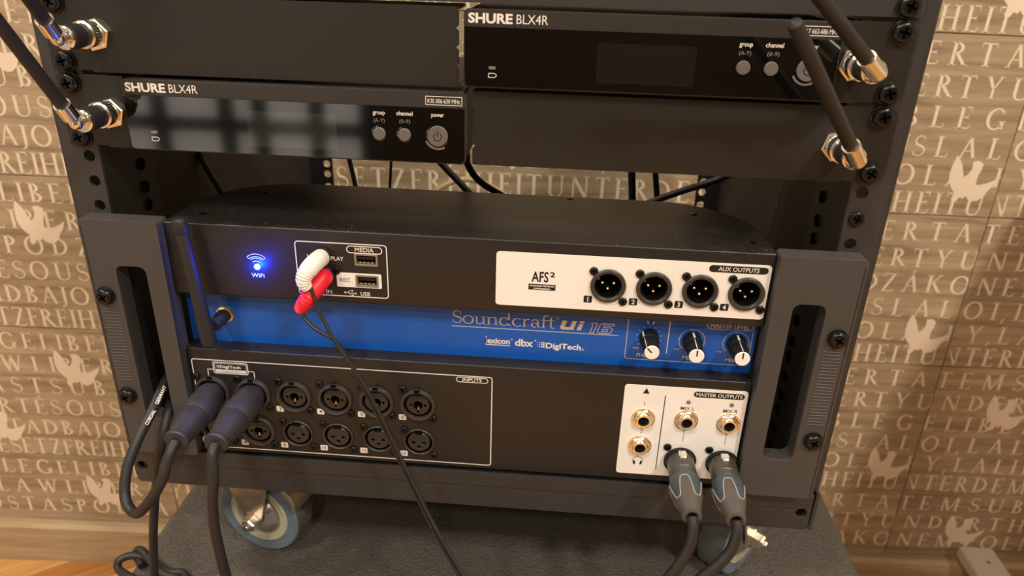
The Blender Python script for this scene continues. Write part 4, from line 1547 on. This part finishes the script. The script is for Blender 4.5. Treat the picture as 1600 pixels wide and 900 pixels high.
for cx, cz in ((-89.0, -68.3), (-87.8, -81.0)):
    bm = B(); lathe(bm, [(5.4, 0.2), (5.4, -3.0), (4.8, -4.0), (4.2, -4.2), (4.2, -9)], 32, Matrix.Translation((cx, YF, cz)))
    obj('phono_socket', bm, 'socket', mix)
screw(mix, SCREW_SMALL, -80.6, YF, -77.6, 0.2)
bm = B(); lathe(bm, [(1.9, 0.2), (1.9, -0.4), (1.4, -1.0), (0.1, -1.3)], 24, Matrix.Translation((-132.1, YF, -78.3)))
led = obj('wireless_light', bm, 'led_blue', mix)
led['label'] = 'glowing blue indicator light'
L = bpy.data.lights.new('wireless_light_glow', 'POINT')
L.energy = 0.085
L.color = (0.0, 0.03, 1.0)
L.shadow_soft_size = 0.0015
lo = bpy.data.objects.new('wireless_light_glow', L)
COL.objects.link(lo)
lo.parent = led
lo.matrix_parent_inverse = Matrix.Translation(-WOFF[led])
lo.location = W(-132.1, YF - 5.5, -78.3)

# ------------------------------------------------------------------ stub antenna on the blue band
t = thing('stub_antenna', 'short black stub antenna screwed into the blue band of the mixer', 'antenna', (-164, -6, -122))
M = Matrix.Translation((-164, YB, -120))
bm = B(); lathe(bm, [(5.4, 0), (5.4, -1.4), (4.6, -2.0), (0.1, -2.0)], 6, M)
lathe(bm, [(5.9, 0), (5.9, -0.6), (4, -0.7)], 30, M)
obj('threaded_seat', bm, 'brass', t)
bm = B(); lathe(bm, [(4.2, -1.5), (4.7, -2.0), (4.7, -9.0), (4.2, -10.0), (4.2, -17.0), (3.8, -18), (0.1, -18)], 30, M)
obj('screw_collar', bm, 'rubber', t)
bm = B()
p0, p1 = Vector((-166.2, -16.5, -130.5)), Vector((-173.4, -16.0, -43.4))
d = p1 - p0
L_ = d.length
pr = [(0, 4.6), (0.02, 4.9), (0.16, 4.9), (0.30, 4.3), (0.86, 4.0), (0.875, 3.8), (0.885, 4.4), (0.93, 4.7), (0.965, 4.6), (0.985, 3.8), (0.996, 2.2), (1.0, 0.3)]
tube(bm, [tuple(p0 + d * a) for a, r in pr], lambda q: pr[min(11, int(round(q * 11)))][1], 24, 1, smooth=False)
obj('rod', bm, 'rubber', t)


# ------------------------------------------------------------------ cables
def ribs(n, base, amp):
    return lambda q: base(q) + amp * max(0, math.sin(q * n * 2 * PI))


def down(x0, x1, r):
    """the rest of a cable: along the top of the box, over its front edge and down to the floor"""
    return [(x0, -118, BOX_Z + 14), (x0 * 0.6 + x1 * 0.4, -145, BOX_Z + r + 1), (x1, -160 - r * 1.6, BOX_Z - 8), (x1, -161 - r * 1.5, BOX_Z - 120), (x1, -161 - r * 1.5, FLOOR + 60), (x1 + 8, -175, FLOOR + r + 1), (x1 + 60, -230, FLOOR + r + 0.5)]


def cable(bm, pts, r, n=14, per=8):
    return tube(bm, pts, r, n, per)


# white and red phono plugs on a thin twin lead
t = thing('phono_lead', 'thin black twin lead with white and red plugs in the media sockets', 'cable', (-60, -30, -330))
bm = B()
wp = [(-89.0, -9.5, -68.3), (-89.4, -16, -67.8), (-91.2, -22, -69.3), (-94.4, -26, -74.0), (-94.9, -26, -79.0), (-93.2, -25, -82.4)]
tube(bm, wp, lambda q: (5.7 if q < 0.45 else 5.7 - (q - 0.45) * 4.6) + (0.28 * math.sin(q * 150) if q > 0.52 else 0), 26, 12)
obj('white_plug', bm, 'rca_white', t)
bm = B()
rp = [(-87.8, -9.5, -81.0), (-88.2, -14, -81.5), (-90.6, -19, -84.5), (-95.0, -23.5, -91), (-99.0, -23, -96.5), (-101.0, -22.5, -99.2)]
tube(bm, rp, lambda q: (5.9 if q < 0.45 else 5.9 - (q - 0.45) * 4.4) + (0.28 * math.sin(q * 150) if q > 0.52 else 0), 26, 12)
obj('red_plug', bm, 'rca_red', t)
bm = B()
cable(bm, [at(485, 449, -25.5), at(500, 489, -28), at(520, 528, -31), at(543, 562, -32), at(566, 596, -32), at(590, 640, -33), at(622, 706, -36), at(657, 778, -42), at(690, 842, -50), at(728, 905, -58), at(750, 940, -64)] + down(28, 36, 1.25), 1.25, 10, 8)
obj('lead', bm, 'cable_black', t)
bm = B()
cable(bm, [at(471, 479, -23), at(476, 497, -25), at(492, 513, -27), at(520, 530, -28.5), at(541, 555, -29.5), at(561, 595, -30.5), at(586, 642, -31), at(618, 708, -34), at(653, 780, -40), at(685, 844, -48), at(722, 907, -56), at(744, 942, -62)] + down(24, 32, 1.25), 1.25, 10, 8)
obj('lead', bm, 'cable_black', t)


def straight_plug(t, cx, cz, end):
    """moulded plug from the socket at (cx, cz) to its cable end"""
    a, e = Vector((cx, YF + 4, cz)), Vector(end)
    d = e - a
    pr = [(0, 8.6), (0.12, 8.6), (0.15, 9.6), (0.36, 10.4), (0.42, 10.9), (0.56, 10.6), (0.57, 10.3), (0.58, 10.5), (0.72, 9.2), (0.93, 7.0), (0.94, 7.7), (0.985, 7.8), (1.0, 7.0)]
    bm = B()
    tube(bm, [tuple(a + d * q) for q, r in pr], lambda q: pr[min(12, int(round(q * 12)))][1], 30, 1, smooth=False)
    obj('plug', bm, 'plug_plastic', t)
    bm = B()
    k = d.normalized()
    m0 = a + d * 0.27
    M = Matrix.Translation(m0)
    box(bm, -2.6, 2.6, -3.0, 3.0, 8.9, 10.0, M)
    obj('plug_tab', bm, 'plug_plastic', t, bevel=0.5)


t = thing('microphone_cable', 'black cable in the leftmost upper input socket, looping back into the rack slot', 'cable', (-200, -60, -245), 'cables with plain moulded plugs')
e1 = (-174.6, -61, -177.4)
straight_plug(t, *NUM_TOP[0], e1)
bm = B()
slot_path = [e1, (-175.4, -66.5, -181.0), (-177.6, -71, -188.0), at(254, 748, -74), at(236, 780, -74), at(213, 802, -70), at(196, 780, -62), at(198, 735, -52), at(214, 690, -40), at(236, 645, -24), at(254, 606, -6), at(266, 582, 14), at(276, 560, 40)]
cable(bm, slot_path, 3.4, 18, 10)
obj('cable', bm, 'rubber', t)
bm = B()
# white print along the cable
P = smooth_path(slot_path, 10)


def cable_text(bm, s, pa, pb, off=3.62, h=2.0):
    pa, pb = Vector(pa), Vector(pb)
    ax = (pb - pa)
    view = (Vector((CX, CY, CZ)) - (pa + pb) / 2).normalized()
    upv = view.cross(ax.normalized()).normalized()
    n = ax.normalized().cross(upv).normalized()
    if n.dot(view) < 0:
        n = -n
    M = Matrix((ax.normalized(), n, upv)).transposed().to_4x4()
    M.translation = pa + n * off
    vs, fs = text_raw(s, 0.02, False)
    x0_, x1_ = min(v[0] for v in vs), max(v[0] for v in vs)
    k = ax.length / (x1_ - x0_)
    nv = [bm.verts.new(M @ Vector(((a - x0_) * k, 0, (b_ - 0.35) * h / CAPH))) for a, b_ in vs]
    for f in fs:
        try:
            bm.faces.new([nv[i] for i in f])
        except ValueError:
            pass


cable_text(bm, 'CORDIAL', at(227, 666, -33.5), at(240, 643, -23.5), h=2.2)
cable_text(bm, 'GERMANY', at(243, 635, -20.5), at(256, 606, -7.0), h=2.2)
prints('cable_print', bm, 'print_white', t)

t = thing('microphone_cable', 'black cable in the second upper input socket, hanging straight down', 'cable', (-150, -70, -300), 'cables with plain moulded plugs')
e2 = (-148.4, -62, -176.4)
straight_plug(t, *NUM_TOP[1], e2)
bm = B()
cable(bm, [e2, (-148.5, -67.5, -180.8), at(334, 742, -71), at(332, 780, -71.5), at(335, 822, -71), at(344, 865, -70), at(356, 910, -68), at(372, 960, -66)] + down(-146, -136, 3.4), 3.4, 18, 10)
obj('cable', bm, 'rubber', t)

t = thing('hanging_cable', 'black flat cable hanging from the left rack slot down past the box edge', 'cable', (-205, -20, -330))
bm = B()
cable(bm, [at(286, 580, 30), at(272, 612, 8), at(262, 645, -14), at(253, 690, -26), at(245, 750, -30), at(240, 815, -30), at(240, 870, -30), at(243, 925, -32), at(250, 990, -36)] + down(-214, -206, 3.1), 3.1, 14, 10)
obj('cable', bm, 'rubber', t)

t = thing('coiled_cable', 'loop of black cable lying over the left edge of the textured box', 'cable', (-270, 0, BOX_Z))
bm = B()
zc_ = BOX_Z + 4.2
cp = [(-178, -150, zc_), (-186, -110, zc_), at_z(292, 912, zc_), at_z(262, 893, zc_), at_z(232, 873, zc_ + 2), at_z(206, 868, zc_ + 4), at_z(186, 876, zc_ + 2), at_z(186, 890, zc_ - 3), at_z(204, 902, zc_ + 1), at_z(226, 915, zc_)]
cable(bm, cp, 3.2, 16, 10)
obj('cable', bm, 'rubber', t)
bm = B()
cp = [(-206, -152, zc_), (-212, -110, zc_ + 2), at_z(282, 925, zc_ + 6), at_z(252, 895, zc_ + 6.5), at_z(232, 872, zc_ + 7), at_z(221, 860, zc_ + 8), at_z(214, 860, zc_ + 4), at_z(214, 870, zc_ + 0.5), at_z(222, 884, zc_ - 0.5 + 0.3)]
cable(bm, cp, 3.2, 16, 10)
obj('cable', bm, 'rubber', t)


def latch_plug(t, cx, cz, end):
    """metal output plug: flange, barrel with latch, ridged ring, collar with tongues, rubber boot"""
    a, e = Vector((cx, yl - 2.3, cz)), Vector(end)
    d = e - a
    ax = d.normalized()
    q = Vector((0, -1, 0)).rotation_difference(ax)
    M = Matrix.Translation(a) @ q.to_matrix().to_4x4()
    L = d.length
    bm = B()
    lathe(bm, [(9.9, 1.6), (10.9, 1.2), (11.1, 0.2), (10.8, -0.8), (9.9, -1.0)], 40, M)
    obj('flange', bm, 'matte_black', t)
    bm = B()
    lathe(bm, [(9.2, 0), (9.3, -8), (9.4, -14), (9.0, -14.4), (9.5, -15), (9.5, -16.4), (9.0, -16.8), (9.6, -17.4), (9.6, -18.8), (9.1, -19.2), (9.7, -19.8)], 40, M)
    obj('barrel', bm, 'plug_metal', t)
    bm = B()
    plate(bm, [(-2.6, -1.0), (2.6, -1.0), (3.0, -4.0), (2.0, -8.2), (-2.0, -8.2), (-3.0, -4.0)], [], 9.0, 10.3, m=M, axis='z')
    box(bm, -1.9, 1.9, -7.8, -5.2, 10.0, 11.0, M)
    obj('latch', bm, 'nickel_warm', t, bevel=0.4)
    bm = B()
    lathe(bm, [(9.7, -19.8), (10.1, -20.4), (10.2, -25), (9.7, -31), (8.3, -38), (6.2, -44)], 48, M)
    col = obj('collar', bm, 'plug_collar', t)
    bm = B()
    # boot: four tongues reach forward between the collar's scallops
    n = 72
    prof_r = lambda y: 10.35 if y > -26 else 10.35 - (-26 - y) * 0.072 if y > -33 else 9.85 - (-33 - y) * (4.2 / (L - 33)) if -y < L else 5.6
    rows_ = 18  # rings from tongue tips to cable end
    grid = []
    for i in range(rows_ + 1):
        ring = []
        for k in range(n):
            a_ = 2 * PI * k / n
            w_ = 0.5 + 0.5 * math.cos(4 * a_ - 0.9)
            w_ = min(1, max(0, (w_ - 0.12) / 0.76)); start = -(24.5 + 14.5 * (1 - w_ * w_ * (3 - 2 * w_)))
            y = start + (-L - start) * i / rows_
            r_ = prof_r(y)
            ring.append(bm.verts.new(M @ Vector((r_ * math.cos(a_), y, r_ * math.sin(a_)))))
        grid.append(ring)
    for a_, b_ in zip(grid, grid[1:]):
        for k in range(n):
            bm.faces.new((a_[k], a_[(k + 1) % n], b_[(k + 1) % n], b_[k]))
    lathe(bm, [(5.7, -L + 1.2), (6.2, -L + 0.6), (6.2, -L - 0.8), (4.6, -L - 1.2), (3.2, -L - 0.6)], 36, M)
    obj('boot', bm, 'plug_boot', t)
    bm = B()
    prev = None
    ed = B()
    pts = []
    for k in range(n + 1):
        a_ = 2 * PI * k / n
        w_ = 0.5 + 0.5 * math.cos(4 * a_ - 0.9)
        w_ = min(1, max(0, (w_ - 0.12) / 0.76)); y = -(24.5 + 14.5 * (1 - w_ * w_ * (3 - 2 * w_)))
        r_ = prof_r(y) + 0.05
        pts.append(tuple(M @ Vector((r_ * math.cos(a_), y, r_ * math.sin(a_)))))
    tube(ed, pts, 0.42, 8, 1, smooth=False)
    bm.free()
    obj('boot_edge', ed, 'boot_edge', t)


t = thing('output_cable', 'black cable in the left master output, plug with gold latch', 'cable', (140, -70, -300), 'cables in the master outputs')
e3 = at(1081, 806, -59)
latch_plug(t, 150.0, -205.0, e3)
bm = B()
cable(bm, [e3, at(1083, 825, -63), at(1078, 852, -67), at(1062, 880, -70), at(1040, 908, -72), at(1005, 945, -74)] + down(112, 96, 3.6), 3.6, 18, 10)
obj('cable', bm, 'cable_black', t)
t = thing('output_cable', 'black cable in the right master output, plug with gold latch nearest the rack ear', 'cable', (168, -70, -300), 'cables in the master outputs')
e4 = at(1150, 812, -59)
latch_plug(t, 178.4, -205.0, e4)
bm = B()
cable(bm, [e4, at(1152, 832, -63), at(1142, 860, -67), at(1120, 884, -70), at(1090, 908, -72), at(1045, 945, -74)] + down(132, 116, 3.6), 3.6, 18, 10)
obj('cable', bm, 'cable_black', t)

# leads behind the receivers, seen through the open rack space
BACK = [
    ('thin black lead slanting down behind the left rack opening', 2.6, [at(300, 205, 160), at(313, 243, 160), at(326, 268, 160), at(343, 296, 160), at(360, 330, 165)]),
    ('black lead behind the receivers in front of the second wall letter', 2.2, [at(542, 235, 230), at(548, 258, 230), at(556, 294, 230), at(560, 330, 235)]),
    ('thinnest black lead hanging straight behind the receivers', 1.35, [at(612, 235, 230), at(611, 258, 230), at(609, 296, 230), at(607, 330, 235)]),
    ('thick black lead slanting down right behind the lower receiver', 3.1, [at(672, 235, 220), at(692, 258, 220), at(732, 300, 220), at(760, 330, 225)]),
    ('curved black lead leaving the lower right corner of the lower receiver', 2.9, [at(729, 240, 150), at(731, 257, 160), at(748, 282, 170), at(782, 304, 180), at(830, 330, 190)]),
    ('thick black lead hanging straight behind the long blank plate', 3.4, [at(987, 240, 230), at(987, 268, 230), at(988, 314, 230), at(988, 345, 232)]),
    ('black lead hanging beside the thick one behind the blank plate', 2.7, [at(1023, 240, 240), at(1024, 268, 240), at(1027, 314, 240), at(1029, 345, 242)]),
    ('black lead running diagonally in front of the right rear rail', 3.0, [at(985, 330, 200), at(1022, 314, 200), at(1070, 297, 198), at(1112, 284, 195), at(1150, 268, 190), at(1190, 250, 186)]),
]
for lab, r, pts in BACK:
    a_, b_, c_, d_ = (Vector(pts[i]) for i in (0, 1, -1, -2))
    pts = [tuple(a_ + (a_ - b_).normalized() * 40)] + pts + [tuple(c_ + (c_ - d_).normalized() * 40)]
    bm = B()
    cable(bm, pts, r, 12, 8)
    c = obj('rear_lead', bm, 'cable_black')
    tag(c, lab, 'cable', 'leads behind the receivers')
bm = B()
cable(bm, [at(655, 318, 470), at(690, 292, 472), at(725, 280, 474), at(760, 288, 474), at(800, 312, 472), at(830, 335, 470)], 3.6, 12, 8)
MATS['cable_pale'] = mat('cable_pale', srgb(176, 150, 112), 0.5)
c = obj('wall_lead', bm, 'cable_pale')
tag(c, 'pale arched lead against the lettered wall behind the rack', 'cable')

# ------------------------------------------------------------------ table whose foot shows at the lower right
t = thing('table', 'table with pale metal foot standing in front of the wall at the lower right', 'table', (757, 150, FLOOR))
for fx in (730, 1500):
    bm = B()
    box(bm, fx, fx + 53, -180, 531, -760, -740)
    ft = obj('foot_bar', bm, 'table_metal', t, bevel=3)
    bm = B(); box(bm, fx + 27, fx + 33, 496, 499, -741, -739.8)
    obj('screw_slot', bm, 'matte_black', ft, smooth=0)
    for fy in (500, -150):
        bm = B()
        lathe(bm, [(0.1, 0), (14, 0), (18, 8), (18, 30), (6, 40), (6, 96), (0.1, 96)], 24, Matrix.Translation((fx + 26, fy, FLOOR)) @ Matrix.Rotation(PI / 2, 4, 'X'))
        obj('floor_glide', bm, 'nickel', t)
    bm = B(); box(bm, fx + 6, fx + 47, 140, 200, -742, -150)
    obj('leg', bm, 'table_metal', t, bevel=3)
bm = B(); box(bm, 690, 1640, -180, 545, -150, -125)
obj('table_top', bm, 'table_top', t, bevel=2)
